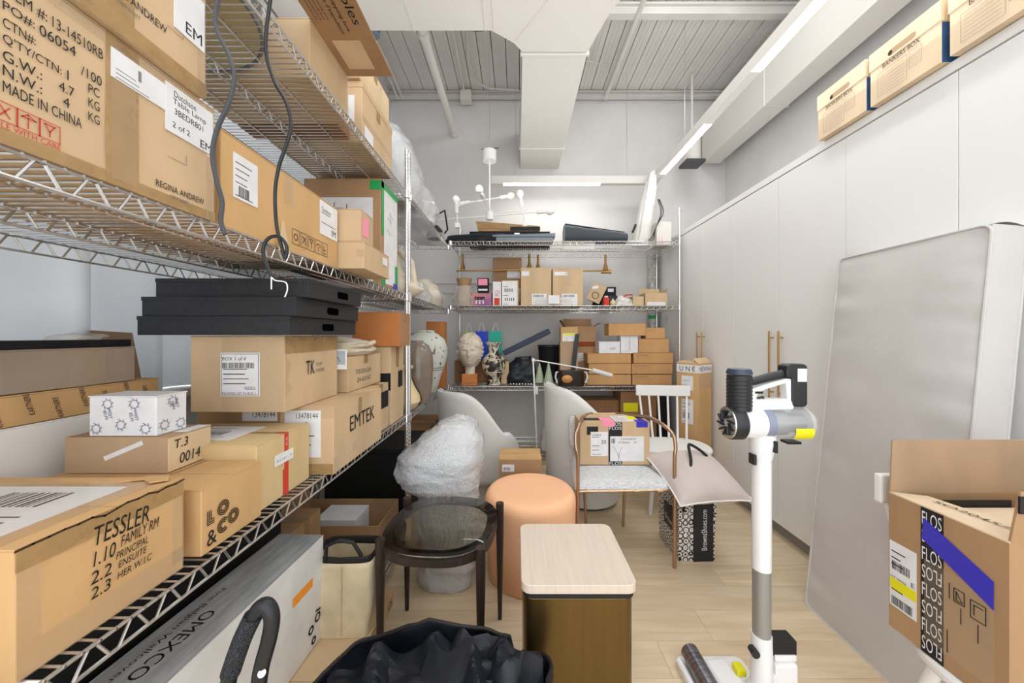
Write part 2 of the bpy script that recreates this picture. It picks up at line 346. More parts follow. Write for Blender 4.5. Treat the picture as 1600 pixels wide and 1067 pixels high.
# window in the left wall, behind the shelving
wn = struct(MB().box(XL-.10, XL-.04, -.9, 2.75, 1.12, 1.17).box(XL-.10, XL-.04, -.9, 2.75, 2.95, 3.0).build('window_1', M_white))
for yy in (-.9, .3, 1.5, 2.7): MB().box(XL-.10, XL-.04, yy, yy+.05, 1.17, 2.95).build('window_frame', M_white, wn)
MB().box(XL-.075, XL-.07, -.9, 2.75, 1.17, 2.95).build('window_pane', mat('window_glass', (235, 242, 248), .05, alpha=.12), wn)
MB().box(XL, XL+.2, -.9, 2.75, 1.135, 1.17).build('window_sill', M_white, wn, bevel=.004)
# ceiling: painted steel deck, narrow boards with recessed joints
ce = struct(MB().box(XL, XR, Y0, YB, ZC+.03, ZC+.12).build('ceiling', MATS['dark_inside']))
ce_mesh = MB().box(0, .142, Y0, YB, ZC, ZC+.028).box(.045, .062, Y0, YB, ZC-.006, ZC).box(.088, .105, Y0, YB, ZC-.006, ZC).build('ceiling_board', M_deck, ce)
ce_mesh.location.x = XL
k = 1
while XL+k*.15 < XR-.05:
    c = ce_mesh.copy(); C.objects.link(c); c.location.x = XL+k*.15; k += 1
# joists and conduits on the ceiling
for n_, (yy, hh) in enumerate(((3.30, .11), (4.50, .07), (1.9, .11), (.5, .11))):
    q = MB().box(XL, XR-.02, yy, yy+.07, ZC-.03, ZC-.012).box(XL, XR-.02, yy+.03, yy+.04, ZC-hh, ZC-.03).box(XL, XR-.02, yy-.0, yy+.07, ZC-hh-.012, ZC-hh)
    struct(q.build('trim_%d' % (3+n_), M_deck))
def pipe(name, label, pts, r, m=M_duct, cat='pipe', cl=(), group=None):
    o = empty(name, label, cat, (0, 0, 0), group=group)
    MB().tube(pts, r, 12).build('pipe_run', m, o, smooth=True)
    for p in cl: MB().tube([Vector(p)-Vector((0, .03, 0)), Vector(p)+Vector((0, .03, 0))], r*1.28, 14).build('coupling', m, o, smooth=True)
    return o
pipe('sprinkler_pipe', 'thick white pipe running under the steel deck into the back wall', [(-.80, 2.53, 3.96), (-.80, YB, 3.96)], .040, cl=[(-.8, 3.05, 3.96), (-.8, 4.57, 3.96)])
pipe('conduit', 'slim white conduit left of the square duct, ending at the junction box', [(-.62, 2.4, 4.43), (-.66, 4.42, 4.43)], .013)
pipe('conduit', 'curved white conduit bending along the back wall joint towards the square duct', [(-.46, 2.6, 4.43), (-.48, 3.3, 4.43), (-.54, 4.0, 4.43), (-.48, 4.3, 4.43), (-.35, 4.4, 4.42), (0.02, 4.42, 4.42)], .010)
pipe('conduit', 'grey conduit running across the deck from the blue junction box', [(-1.36, 3.55, 4.42), (-.9, 3.50, 4.42), (-.4, 3.56, 4.42), (.06, 3.52, 4.42)], .009, MATS['grey_ink'])
pipe('conduit', 'outer conduit of the pair above the left shelf, nearest the wall', [(-1.50, 2.4, 4.40), (-1.50, 4.3, 4.40), (-1.50, 4.5, 4.36)], .012)
pipe('conduit', 'inner conduit of the pair above the left shelf', [(-1.44, 2.4, 4.40), (-1.44, 4.3, 4.40), (-1.44, 4.5, 4.36)], .012)
pipe('conduit', 'conduit running lengthwise under the deck right of the square duct', [(1.12, 1.6, 4.36), (1.12, 3.3, 4.36), (1.11, 4.52, 4.38)], .024)
pipe('conduit', 'thin cable bowing across the deck right of the square duct', [(.54, 4.0, 4.44), (.8, 3.98, 4.44), (1.02, 4.05, 4.44), (1.11, 4.35, 4.42)], .006)
jb = empty('junction_box', 'blue-grey octagonal junction box on the deck at left', 'junction box', (-1.42, 3.55, 4.36))
MB().lathe([(.055, 0), (.062, .01), (.062, .05), (.05, .06)], n=8).build('housing', mat('blue_grey_plastic', (150, 168, 188), .5), jb); MB().cyl((0, 0, -.012), (0, 0, 0), .02).build('cover', mat('blue_grey_plastic', (150, 168, 188)), jb)
j2 = empty('junction_box', 'white square junction box where wall and deck meet', 'junction box', (-.64, 4.50, 4.32)); MB().box(-.07, .07, -.06, .06, 0, .13).build('housing', M_duct, j2, bevel=.006); MB().box(-.055, .055, -.067, -.06, .015, .115).build('cover', M_duct, j2, bevel=.003)
# air ducts
def duct(name, label): return empty(name, label, 'duct')
zb = 3.53
d = duct('square_duct', 'wide white square duct running to the back wall over the middle of the room')
MB().hexa([(.04, 2.72, zb), (.53, 2.72, zb), (.53, YB-.01, zb), (.04, YB-.01, zb)], [(.04, 2.72, zb+.45), (.53, 2.72, zb+.45), (.53, YB-.01, zb+.45), (.04, YB-.01, zb+.45)]).build('duct_branch', M_duct, d)
for yy in (2.72, 4.10):
    MB().box(.025, .545, yy-.012, yy+.012, zb-.012, zb+.46).build('flange', M_duct, d, bevel=.003)
MB().prism([(-2.2+.6, 1.0), (.95, 1.0), (.95, 1.75), (.62, 2.35), (.53, 2.70), (.04, 2.70), (-.02, 2.62), (-.18, 2.51), (-1.6, 2.51)], zb, zb+.5).build('duct_trunk', M_duct, d)
for xx in (-1.05, -.72, -.22, -.16): MB().box(xx-.004, xx+.004, 1.0, 2.512, zb-.006, zb+.5).build('seam', M_duct, d)
MB().hexa([(-.02, 2.6, zb-.006), (-.01, 2.6, zb-.006), (.46, 1.9, zb-.006), (.45, 1.9, zb-.006)], [(-.02, 2.6, zb+.01), (-.01, 2.6, zb+.01), (.46, 1.9, zb+.01), (.45, 1.9, zb+.01)]).build('seam', M_duct, d)
d = duct('ceiling_duct', 'long white rectangular duct running along the right wall above the cabinets')
MB().box(2.32, 2.54, Y0+.2, 4.5, 3.55, 4.1).build('duct_body', M_duct, d, bevel=.004)
for yy in (3.37, 2.25, 1.1): MB().box(2.312, 2.548, yy-.01, yy+.01, 3.542, 4.11).build('flange', M_duct, d)
q = empty('ceiling_speaker', 'white round spotlight can on a dark square plate at the end of the right duct', 'spotlight', (2.05, 4.2, 3.42))
MB().lathe([(.085, 0), (.09, .02), (.09, .24), (.08, .26)], n=28).build('can', M_duct, q, smooth=True); MB().box(-.11, .11, -.1, .1, -.035, 0).build('plate', M_rubber, q, bevel=.004); MB().cyl((0, 0, .26), (0, 0, 1.03), .012).build('stem', M_duct, q)
# linear light fixtures
def fixture(label, x0, x1, y0, y1, lit, along):
    o = empty('linear_light', label, 'light', (x0, y0, 3.16)); 
    MB().box(0, x1-x0, 0, y1-y0, .004, .09).build('housing', M_duct, o, bevel=.002)
    L_ = y1 if along == 'y' else x1; s = y0 if along == 'y' else x0; off = s; cur = s; i = 0.006
    segs = []
    for a, b_ in lit:
        if a > cur: segs.append((cur, a, 0))
        segs.append((a, b_, 1)); cur = b_
    if cur < L_: segs.append((cur, L_, 0))
    for a, b_, on in segs:
        a -= off; b_ -= off
        bx = (i, x1-x0-i, a, b_, 0, .004) if along == 'y' else (a, b_, i, y1-y0-i, 0, .004)
        MB().box(*bx).build('diffuser', M_lam if on else M_off, o, label='lit white diffuser strip' if on else 'unlit diffuser strip')
    for t in (.15, .85):
        xx, yy = ((x1-x0)/2, (y1-y0)*t) if along == 'y' else ((x1-x0)*t, (y1-y0)/2)
        MB().cyl((xx, yy, .09), (xx, yy, ZC-3.16), .0025, n=6).build('suspension_wire', M_chrome, o)
fixture('long suspended linear light running along the right side of the room', 1.565, 1.635, -1.2, 4.235, [(-.9, .5), (1.0, 2.40), (3.0, 3.93)], 'y')
fixture('suspended linear light crossing in front of the back wall', -.30, 1.563, 4.165, 4.235, [(-.16, .97)], 'x')
# curtain along the window
def curt(x0, y0, y1, label):
    o = empty('curtain', label, 'curtain', (x0, y0, 1.175), group=None)
    n = int((y1-y0)/.013)
    fn = lambda u, v: (.055*math.sin(u*(y1-y0)*2*PI/.26+1.0)+.012*math.sin(u*(y1-y0)*31), u*(y1-y0), v*1.75)
    MB().grid(fn, n, 10).build('drape', M_curtain, o, smooth=True, solid=.002)
    MB().tube([(0, -.02, 1.76), (0, y1-y0+.02, 1.76)], .012, 10).build('curtain_rail', M_white, o)
curt(-1.47, .1, 2.6, 'pale grey sheer curtain with soft folds behind the left shelving')
# ================================================================== WARDROBES
W = 1.80
crown = struct(MB().box(W-.002, W+.60, Y0+.4, YB-.013, 2.485, 2.53).build('trim_7', M_door, bevel=.002))
struct(MB().box(W+.05, W+.07, Y0+.4, YB-.013, 0, .095).build('baseboard_right', M_kick))
wl_names = ['white tall cabinet nearest the camera behind the grey mattress', 'white tall cabinet at the end of the mattress, handles hidden', 'white tall cabinet behind the cordless vacuum, long brass handles', 'white tall cabinet beside the tall carton, brass handles in view', 'white tall narrow cabinet behind the right post of the back shelving']
edges = [-.05, .96, 1.965, 2.975, 3.985, YB-.015]
for i in range(5):
    a, b_ = edges[i], edges[i+1]; L_ = b_-a
    r = empty('wardrobe', wl_names[i], 'wardrobe', (W, a, 0))
    MB().box(.022, .60, 0, L_, .10, 2.48).build('carcass', M_door, r)
    if i < 4:
        for s in (0, 1):
            y0 = .0015+s*L_/2; y1 = (s+1)*L_/2-.0015
            dr = MB().box(0, .02, y0, y1, .097, 2.478).build('door', M_door, r, bevel=.0015)
            hy = L_/2+(-.045 if s == 0 else .045)
            hd = MB().cyl((-.032, hy, .955), (-.032, hy, 1.425), .0062, n=12); hd.cyl((-.032, hy, 1.0), (0, hy, 1.0), .005, n=10); hd.cyl((-.032, hy, 1.38), (0, hy, 1.38), .005, n=10)
            hd.build('handle', M_brass, dr, smooth=True)
    else: MB().box(0, .02, .0015, L_, .097, 2.478).build('door', M_door, r, bevel=.0015)
# ================================================================== WIRE SHELVING
def wire_shelf(par, x0, x1, y0, y1, z, along, pitch=.066, dp=.0245):
    rz = .0037; lo = .038
    sh = MB()
    for zz in (z, z-lo):
        for a, b_ in (((x0, y0), (x1, y0)), ((x1, y0), (x1, y1)), ((x1, y1), (x0, y1)), ((x0, y1), (x0, y0))):
            sh.tube([(a[0], a[1], zz), (b_[0], b_[1], zz)], rz, 8)
    # middle support bars
    if along == 'y':
        mids = [(x0+x1)/2]; 
        for xm in mids:
            for zz in (z-.005, z-lo): sh.tube([(xm, y0, zz), (xm, y1, zz)], rz*.9, 8)
    else:
        for ym in [(y0+y1)/2]:
            for zz in (z-.005, z-lo): sh.tube([(x0, ym, zz), (x1, ym, zz)], rz*.9, 8)
    so = sh.build('shelf', M_wire, par, smooth=True)
    tr = MB()
    def zig(ax, fix, a, b_):
        n = max(2, int((b_-a)/pitch)); st = (b_-a)/n; pts = []
        for k in range(n):
            for t, zz in ((0, z-.003), (.2, z-.003), (.5, z-lo), (.7, z-lo)):
                u = a+(k+t)*st; pts.append((u, fix, zz) if ax == 'x' else (fix, u, zz))
        pts.append((b_, fix, z-.003) if ax == 'x' else (fix, b_, z-.003)); tr.tube(pts, .0027, 6)
    zig('x', y0, x0, x1); zig('x', y1, x0, x1); zig('y', x0, y0, y1); zig('y', x1, y0, y1)
    if along == 'y': zig('y', (x0+x1)/2, y0, y1)
    else: zig('x', (y0+y1)/2, x0, x1)
    tr.build('truss_wire', M_wire, so, smooth=True)
    g = MB(); 
    if along == 'y':
        n = int((y1-y0)/dp)
        for k in range(1, n): yy = y0+(y1-y0)*k/n; g.tube([(x0-.004, yy, z+.001), (x1+.004, yy, z+.001)], .0024, 5)
        for t in (.25, .75): g.tube([(x0+(x1-x0)*t, y0, z-.004), (x0+(x1-x0)*t, y1, z-.004)], .0026, 5)
    else:
        n = int((x1-x0)/dp)
        for k in range(1, n): xx = x0+(x1-x0)*k/n; g.tube([(xx, y0-.004, z+.001), (xx, y1+.004, z+.001)], .0024, 5)
        for t in (.25, .75): g.tube([(x0, y0+(y1-y0)*t, z-.004), (x1, y0+(y1-y0)*t, z-.004)], .0026, 5)
    g.build('wire_grid', M_wire, so, kind='stuff')
    for cx_, cy_ in ((x0, y0), (x1, y0), (x0, y1), (x1, y1)):
        MB().lathe([(.016, z-.045), (.02, z-.04), (.0185, z+.004), (.0165, z+.006)], cx_, cy_, 16).build('corner_collar', M_chrome, so, smooth=True)
    return so
def unit(label, x0, x1, y0, y1, zs, ztop, along, skip=()):
    r = empty('wire_shelving_unit', label, 'shelving', ((x0+x1)/2, (y0+y1)/2, 0)); ox, oy = (x0+x1)/2, (y0+y1)/2
    prof = [(.0127, .03)]; zz = .05
    while zz < ztop-.03: prof += [(.0127, zz), (.0113, zz+.0015), (.0113, zz+.0045), (.0127, zz+.006)]; zz += .0254
    prof += [(.0127, ztop-.006), (.009, ztop)]
    for i_, (cx_, cy_) in enumerate(((x0, y0), (x1, y0), (x0, y1), (x1, y1))):
        if i_ in skip: continue
        p = MB().lathe(prof, cx_-ox, cy_-oy, 16).build('post', M_chrome, r, smooth=True)
        MB().lathe([(.018, 0), (.018, .008), (.006, .012), (.006, .03)], cx_-ox, cy_-oy, 12).build('levelling_foot', M_rubber, p)
    for z in zs: wire_shelf(r, x0-ox, x1-ox, y0-oy, y1-oy, z, along)
    return r
ZM, ZU, ZT, ZL = .873, 1.662, 2.33, .12
unit('chrome wire shelving unit nearest the camera at left, holding the big cartons', -1.33, -.72, .20, 2.335, (ZL, ZM, ZU, ZT), 2.61, 'y')
unit('chrome wire shelving unit in the left corner holding the vases', -1.33, -.72, 2.385, 3.74, (ZL, ZM, ZU, ZT), 2.61, 'y', (3,))
unit('wide chrome wire shelving unit across the back wall', -.715, 1.74, 3.84, 4.47, (.12, .845, 1.71, 2.40), 2.76, 'x', (0,))
# ================================================================== LEFT SHELVING: MIDDLE LEVEL
zm = ZM+.004
def hand(b, fr, s, a, v, w, h, rise=0, m=None, shear=.12): return text(fr, s, a, v, w, h, m or M_ink, b.r, shear=shear, rise=rise, name='handwriting')
b = carton('battered taped carton with handwritten room list, nearest on the middle shelf', -1.2, -.75, .535, .805, zm, zm+.202, M_card2, seam='x', tape=False, amp=.006)
hand(b, b.R, 'TESSLER', .096, .148, .098, .034, -.04); hand(b, b.R, '1.10', .098, .112, .034, .026); hand(b, b.R, 'FAMILY RM', .142, .122, .07, .02, .02)
hand(b, b.R, '2.2', .094, .082, .032, .022); hand(b, b.R, 'PRINCIPAL', .134, .102, .058, .014); hand(b, b.R, 'ENSUITE', .138, .084, .05, .013); hand(b, b.R, '2.3', .094, .056, .03, .02); hand(b, b.R, 'HER W.I.C', .136, .064, .062, .013)
tape(b, b.R, 0, .0, .27, .05, M_clear, 'clear_tape', e=.0009); tape(b, b.R, 0, .165, .27, .036, M_tape); tape(b, b.R, .0, .05, .03, .115, M_clear, 'clear_tape'); tape(b, b.R, .245, .02, .025, .15, M_clear, 'clear_tape')
paper(b.T, .02, .02, .36, .2, b.r, bars=(.45, .55, .8, .3), lines=9, m=M_paper, name='address_sheet', e=.0015); tape(b, b.T, .0, .0, .42, .24, M_clear, 'clear_tape', e=.003)
q = MB(); r_ = random.Random(5); pts = [(.0+.27*k/14, .1985+r_.uniform(-.004, .003)) for k in range(15)]
strokes(b.R, [[(x, y) for x, y in pts]], .0035, None, None, e=.0016, mb=q); q.build('torn_edge', M_inner, b.r)
q = MB(); pf = [(.0, .0), (.05, .012), (.09, -.006), (.12, .01), (.10, .03), (.04, .03)]
q.prism([(.12+x*.8, .10+y) for x, y in pf], .206, .2085); q.build('torn_flap', M_card2, b.r)
b = carton('warm brown carton printed with a large line-drawn logo, second on the middle shelf', -1.2, -.742, .842, 1.04, zm, zm+.158, M_card2, seam='x', tape=False)
q = MB(); f = b.R
for k, d_ in enumerate((0, .005, .010)): strokes(f, [[(.016+d_, .098-d_*0), (.016+d_, .066+d_), (.034, .066+d_)]], .0024, None, None, mb=q)
for cx_, cy_, a0, a1 in ((.062, .088, 0, 360), (.062, .044, 50, 310), (.094, .052, 0, 360)):
    for rr in (.017, .0125, .008): strokes(f, [arc(cx_, cy_, rr, a0, a1, 24)], .0024, None, None, mb=q)
text(f, '&', .014, .014, .028, .036, None, None, mb=q); q.build('printed_logo', M_ink, b.r)
strokes(b.T, [[(.30, .198), (.30, .03), (.2, .03)]], .002, M_inner, b.r, name='flap_slot')
b = carton('pale carton crossed by a red tape stripe, third on the middle shelf', -1.12, -.76, 1.045, 1.31, zm, zm+.2, card('cardboard_sand', (212, 186, 140)), seam='x', tape=False)
plate(b.R, .125, .0, .02, .2, .0003, .0012, M_red, 'red_tape', b.r, 'red tape stripe'); plate(b.R, .117, .0, .016, .085, .0012, .002, M_red, 'red_tape', b.r)
text(b.R.rotu(), 'CO', .165, -.265+.13, .02, .012, M_paper, b.r, e=.0022) if False else None
text(b.R, 'O', .130, .176, .009, .010, M_paper, b.r, e=.0022); text(b.R, 'C', .130, .160, .009, .010, M_paper, b.r, e=.0022)
paper(b.R, .078, .108, .09, .034, b.r, lines=0, words=(('8.1 in 1 of 1', .08, .3, .5, .25), ('(1)', .8, .3, .12, .25)), e=.0026, name='address_label')
paper(b.T, .06, .05, .18, .16, b.r, bars=(.2, .3, .6, .3), lines=7, name='packing_slip'); tape(b, b.T, .0, .125, .36, .02, M_tape)
plate(b.T, .335, .125, .022, .02, .0003, .0012, M_red, 'red_tape', b.r)
b = carton('big carton with block capitals on its long side and a numbered sheet', -.888, -.686, 1.34, 1.81, zm, 1.132, M_card, seam='x', tape=False)
text(b.R, 'EMTEK', .13, .125, .25, .062, M_ink, b.r); plate(b.R, .21, .19, .035, .06, .0003, .001, M_tape, 'packing_tape', b.r); plate(b.R, .16, .035, .05, .04, .0003, .0012, M_clear, 'clear_tape', b.r)
tape(b, b.R, 0, .0, .05, .06, M_clear, 'clear_tape'); tape(b, b.F, 0, 0, .2, .04, M_tape)
paper(b.F, .02, .065, .135, .175, b.r, lines=9, words=(('13478144', .32, .83, .6, .12), ('6', .55, .66, .1, .1), ('3', .56, .52, .1, .1)), name='numbered_sheet')
tape(b, b.F, .06, .21, .142, .045, M_clear, 'clear_tape')
b = carton('dim brown carton behind the red-striped one, with the same handwritten number', -1.20, -.892, 1.345, 1.7, zm, 1.132, M_card6, seam='x', tape=False)
paper(b.F, .17, .20, .13, .055, b.r, lines=0, words=(('13478144', .3, .25, .65, .45),), name='numbered_sheet')
b = carton('carton with a monogram logo, under the black lidded boxes', -1.125, -.80, 1.234, 1.594, 1.1335, 1.397, M_card3, seam='x', tape=False, amp=.005)
b.body.data.materials[0] = M_card
text(b.R, 'TK', .125, .115, .055, .052, M_ink, b.r); text(b.R, 'TOP', .19, .142, .045, .014, M_grey, b.r); text(b.R, 'KNOBS', .19, .118, .062, .014, M_grey, b.r)
tape(b, b.R, 0, .2, .36, .06, M_tape); tape(b, b.R, .165, .2, .05, .062, M_clear, 'clear_tape')
plate(b.F, .11, .0, .215, .262, .0004, .0012, M_clear, 'clear_tape', b.r); 
q = MB(); q.prism([(0, 0), (.042, .028), (.014, .055), (.034, .115), (.012, .14), (0, .18)], 0, .0006); o = q.build('clear_tape', M_clear, b.r); o.matrix_local = Matrix(((0, 0, 1, b.X+.0007), (1, 0, 0, -b.Y), (0, 1, 0, .05), (0, 0, 0, 1)))
paper(b.F, .105, .055, .135, .15, b.r, bars=(.05, .64, .88, .13), lines=8, frame=True, words=(('BOX 1 of 4', .05, .82, .6, .08), ('FEDEX', .62, .15, .28, .07), ('PACKING LIST IN BOX 1', .05, .04, .85, .06)), e=.0022)
b = carton('flat carton marked with a hand-drawn number, under the small white printed box', -1.185, -.915, .94, 1.072, 1.0375, 1.131, M_card3, seam='x', tape=False)
b.body.data.materials[0] = M_card5
MB().box(-b.X, b.X-.001, -b.Y-.0012, -b.Y-.0002, 0, b.Z).build('side_panel', M_card3, b.r)
hand(b, b.R, 'T.3', .014, .058, .04, .024, .0); hand(b, b.R, '0014', .03, .014, .062, .028, .0)
plate(b.T, .235, .05, .034, .08, .0003, .001, M_paper, 'paper_strip', b.r); q = MB(); strokes(b.F, [[(.11, .04), (.20, .078)]], .012, None, None, e=.0024, mb=q); q.build('torn_paper', M_paper, b.r)
b = carton('small white box printed with blue wreaths, on top of the flat carton', -1.130, -.953, .946, 1.034, 1.132, 1.238, M_paper, seam='lid', tape=False)
for fr, c in ((b.F, [(.02, .02), (.085, .03), (.15, .02), (.05, .085), (.12, .085)]), (b.R, [(.022, .025), (.068, .02), (.045, .085)])):
    q = MB()
    for a, v in c:
        for k in range(8):
            t = 2*PI*k/8; strokes(fr, [[(a+.011*math.cos(t), v+.011*math.sin(t)), (a+.016*math.cos(t+.35), v+.016*math.sin(t+.35))], [(a+.011*math.cos(t), v+.011*math.sin(t)), (a+.011*math.cos(t+.8), v+.011*math.sin(t+.8))]], .0012, None, None, mb=q)
    q.build('wreath_print', M_bink, b.r, kind='stuff')
    q = MB(); 
    for a, v in ((.05, .045), (.118, .04)) if fr is b.F else ((.05, .062),): text(fr.rot(), 'WEST', fr.h-v-.03, a, .028, .008, None, None, mb=q, rise=.2); text(fr.rot(), 'ELM', fr.h-v-.022, a-.011, .022, .008, None, None, mb=q, rise=.2)
    q.build('lettering', M_bink, b.r, kind='stuff')
b = carton('large plain white carton at the back of the middle shelf', -1.325, -1.25, .50, 1.22, zm, 1.17, M_white, seam='lid', tape=False)
b = carton('long slim orange-brown carton repeating one printed word, on the white carton', -1.325, -1.25, .55, 1.25, 1.172, 1.250, M_card2, seam='lid', tape=False)
q = MB()
for k in range(12):
    text(b.R.rotu(), 'KARTNERS', .004+(.018 if k % 2 else 0), .03+k*.058, .055, .012, None, None, mb=q, rise=.25)
q.build('lettering', M_ink, b.r, kind='stuff')
b = carton('grey-brown taped carton standing in front of the curtain', -1.327, -1.252, .55, 1.175, 1.252, 1.362, card('cardboard_grey', (168, 152, 136)), seam='x', tape=False)
tape(b, b.R, .45, 0, .09, .11, M_clear, 'clear_tape')
o = empty('flat_panel', 'thin black panel lying on the grey-brown carton by the curtain', 'panel', (-1.29, .84, 1.363))
MB().box(-.036, .036, -.28, .325, 0, .022).build('board', M_black, o, bevel=.002); 
q = ring_blob(MB(), [(.022, .0, .2, .03, .06), (.034, .0, .22, .034, .07), (.04, 0, .22, .012, .03)], n=24, amp=.008, fr=30); q.build('plastic_wrap', M_film, o, smooth=True)
o = empty('bent_card', 'grey cardboard flap propped behind the black panel at the curtain', 'cardboard', (-1.40, 1.2, 1.172)); MB().hexa([(-.0, -.1, 0), (.03, -.1, 0), (.03, .12, 0), (0, .12, 0)], [(-.02, -.04, .245), (-.017, -.04, .245), (-.017, .12, .235), (-.02, .12, .235)]).build('flap', M_card3, o)
# black lidded boxes
def blackbox(label, x0, x1, y0, y1, z0, z1):
    o = empty('black_storage_box', label, 'storage box', ((x0+x1)/2, (y0+y1)/2, z0), group='flat black boxes on the monogram carton'); X, Y, Z = (x1-x0)/2, (y1-y0)/2, z1-z0
    MB().box(-X, X, -Y, Y, 0, Z).build('body', M_blackbox, o, bevel=.0015)
    MB().box(-X-.0015, X+.0015, -Y-.0015, Y+.0015, Z-.012, Z+.001).build('lid', M_blackbox, o, bevel=.001)
    fr = Fr((X, -Y, 0), (0, 1, 0), (0, 0, 1), 2*Y, Z); q = MB(); pl = rrect(.20, .29, .016, .044, .012, 5); n = len(pl)
    q.add([fr.pt(a, v, .0008) for a, v in pl], [tuple(range(n))]); q.build('handle_hole', mat('hole_black', (6, 6, 6), 1, spec=0), o)
    return o
blackbox('bottom one of the three flat black boxes with handle holes', -1.272, -.762, 1.20, 1.69, 1.399, 1.462)
blackbox('middle one of the three flat black boxes with handle holes', -1.262, -.745, 1.205, 1.68, 1.4635, 1.527)
blackbox('topmost of the three flat black boxes with handle holes', -1.235, -.715, 1.225, 1.64, 1.5285, 1.592)
b = carton('small brown carton under the folded cream cloth', -1.0, -.778, 1.65, 2.04, 1.1335, 1.30, M_card6, seam='x'); 
b.body.data.materials[0] = M_card
text(b.R, 'TESSLER', .07, .075, .19, .022, M_grey, b.r); text(b.R, '24-62162', .09, .035, .16, .022, M_grey, b.r)
o = empty('folded_cloth', 'folded cream cloth lying on the small brown carton', 'cloth', (-.89, 1.83, 1.301)); 
q = ring_blob(MB(), [(0, 0, 0, .115, .17), (.02, .01, 0, .125, .19), (.04, -.005, .01, .11, .17)], n=40, amp=.014, fr=14, seed=3, pw=3); ring_blob(q, [(.038, .01, -.03, .10, .12), (.06, .02, -.02, .115, .14), (.078, .0, -.02, .08, .10), (.083, 0, 0, .03, .04)], n=40, amp=.012, fr=14, seed=8, pw=3)
q.build('fabric', M_cream, o, smooth=True); 
MB().tube([(.11, -.1, .05), (.125, 0, .05), (.12, .1, .06)], .012, 8).build('strap', M_cream, o, smooth=True)
o = empty('photo_card', 'small instant photo card hanging in front of the cream cloth', 'photo', (-.80, 1.60, 1.245)); MB().box(-.04, .04, 0, .002, 0, .09).build('card', M_paper, o, bevel=.001); MB().box(-.032, .032, -.001, 0, .022, .083).build('picture', mat('photo_blue', (170, 184, 196), .4), o)
strokes(Fr((-.04, 0, 0), (1, 0, 0), (0, 0, 1), .08, .09), [[(.03, .068), (.05, .035)], [(.026, .06), (.036, .07)]], .0025, M_ink, o, e=.0015)
b = carton('narrow carton wrapped with a black label, left of the tall carton by the post', -1.0, -.735, 1.83, 2.045, zm, 1.130, M_card, seam='x')
plate(b.R, .03, .12, .18, .09, .0003, .0014, M_black, 'black_label', b.r, 'wide black label'); plate(b.F, .16, .12, .105, .09, .0003, .0014, M_black, 'black_label', b.r)
b = carton('tall carton with black label strips beside the shelf post', -.98, -.732, 2.075, 2.31, zm, 1.331, M_card, seam='x'); plate(b.R, .13, .20, .08, .10, .0003, .0014, M_black, 'black_label', b.r, 'black label strip'); plate(b.F, .0, .2, .248, .1, .0003, .0014, M_black, 'black_label', b.r)
text(b.R, 'OPEN', .145, .24, .045, .01, M_paper, b.r, e=.002) if False else None
b = carton('glossy taped brown carton jutting out in front of the shelf post', -.95, -.679, 2.065, 2.27, 1.333, 1.53, card('cardboard_rust', (190, 122, 70)), seam='x'); tape(b, b.R, 0, 0, .205, .197, M_clear, 'clear_tape')
# ================================================================== LEFT SHELVING: UPPER LEVEL
zu = ZU+.004
b = carton('big carton with stencilled shipping data nearest the camera on the upper shelf', -1.15, -.712, .33, .843, zu, zu+.262, M_card, seam='y', tape=False)
f = b.R; o_ = .33
def yl(px): return F*-.712/(px-CX)-.33        # frame u of an image column on this face
for s, u0, u1, v, h in (('ITEM #:', .165, .212, .205, .017), ('13-14510RB', .218, .285, .205, .017), ('PO#:', .165, .198, .183, .014), ('06054', .203, .247, .181, .016), ('CTN#:', .165, .199, .159, .015), ("Q'TY/CTN:", .165, .229, .137, .015), ('1', .236, .2378, .137, .015), ('/100', .254, .283, .158, .016), ('G.W.:', .165, .206, .114, .015), ('4.7', .226, .245, .114, .015), ('PC', .264, .280, .136, .015), ('N.W.:', .165, .206, .093, .015), ('4', .231, .239, .093, .015), ('KG', .264, .280, .113, .015), ('KG', .264, .280, .090, .015), ('MADE IN CHINA', .165, .255, .070, .016)):
    text(f, s, u0, v, u1-u0, h, M_ink, b.r)
q = MB()
for k in range(4): strokes(f, [rect(.132+k*.024, .030, .023, .026)], .0012, None, None, mb=q)
strokes(f, [[(.162, .036), (.172, .051)], [(.162, .051), (.172, .036)], [(.184, .048), (.191, .053), (.199, .048), (.184, .048)], [(.191, .048), (.191, .034)], [(.209, .052), (.221, .052), (.215, .042), (.209, .052)], [(.215, .042), (.215, .035)]], .0016, None, None, mb=q); text(f, 'HANDLE WITH CARE', .135, .020, .093, .008, None, None, mb=q); q.build('care_print', M_red, b.r)
tape(b, f, .290, .0, .054, .262, M_tape); tape(b, f, .298, .01, .04, .235, M_clear, 'clear_tape', e=.0016); tape(b, f, 0, .0, .513, .02, M_tape, e=.0008); tape(b, f, .49, .0, .023, .262, M_clear, 'clear_tape'); tape(b, f, 0, .24, .513, .022, M_clear, 'clear_tape')
paper(f, .297, .187, .099, .052, b.r, bars=(.45, .42, .5, .38), lines=6, e=.0024, name='barcode_label')
paper(f, .394, .150, .112, .098, b.r, lines=0, e=.0028, name='handwritten_label', words=(('Dutchson', .15, .78, .45, .13), ('Table Lamp', .13, .6, .7, .15), ('3BEDR801', .16, .42, .6, .13), ('2 of 2', .12, .13, .35, .12), ('EM', .7, .05, .26, .17)))
text(f, 'REGINA ANDREW', .375, .028, .108, .013, M_ink, b.r); text(f, 'DETROIT', .405, .016, .04, .006, M_grey, b.r)
strokes(f, [[(.40, .098), (.44, .098), (.44, .118)]], .001, M_grey, b.r)
b = carton('upper carton with a name and a paper label, stacked on the stencilled one', -1.12, -.700, .33, .806, zu+.264, 2.19, M_card, seam='y', tape=False)
f = b.R
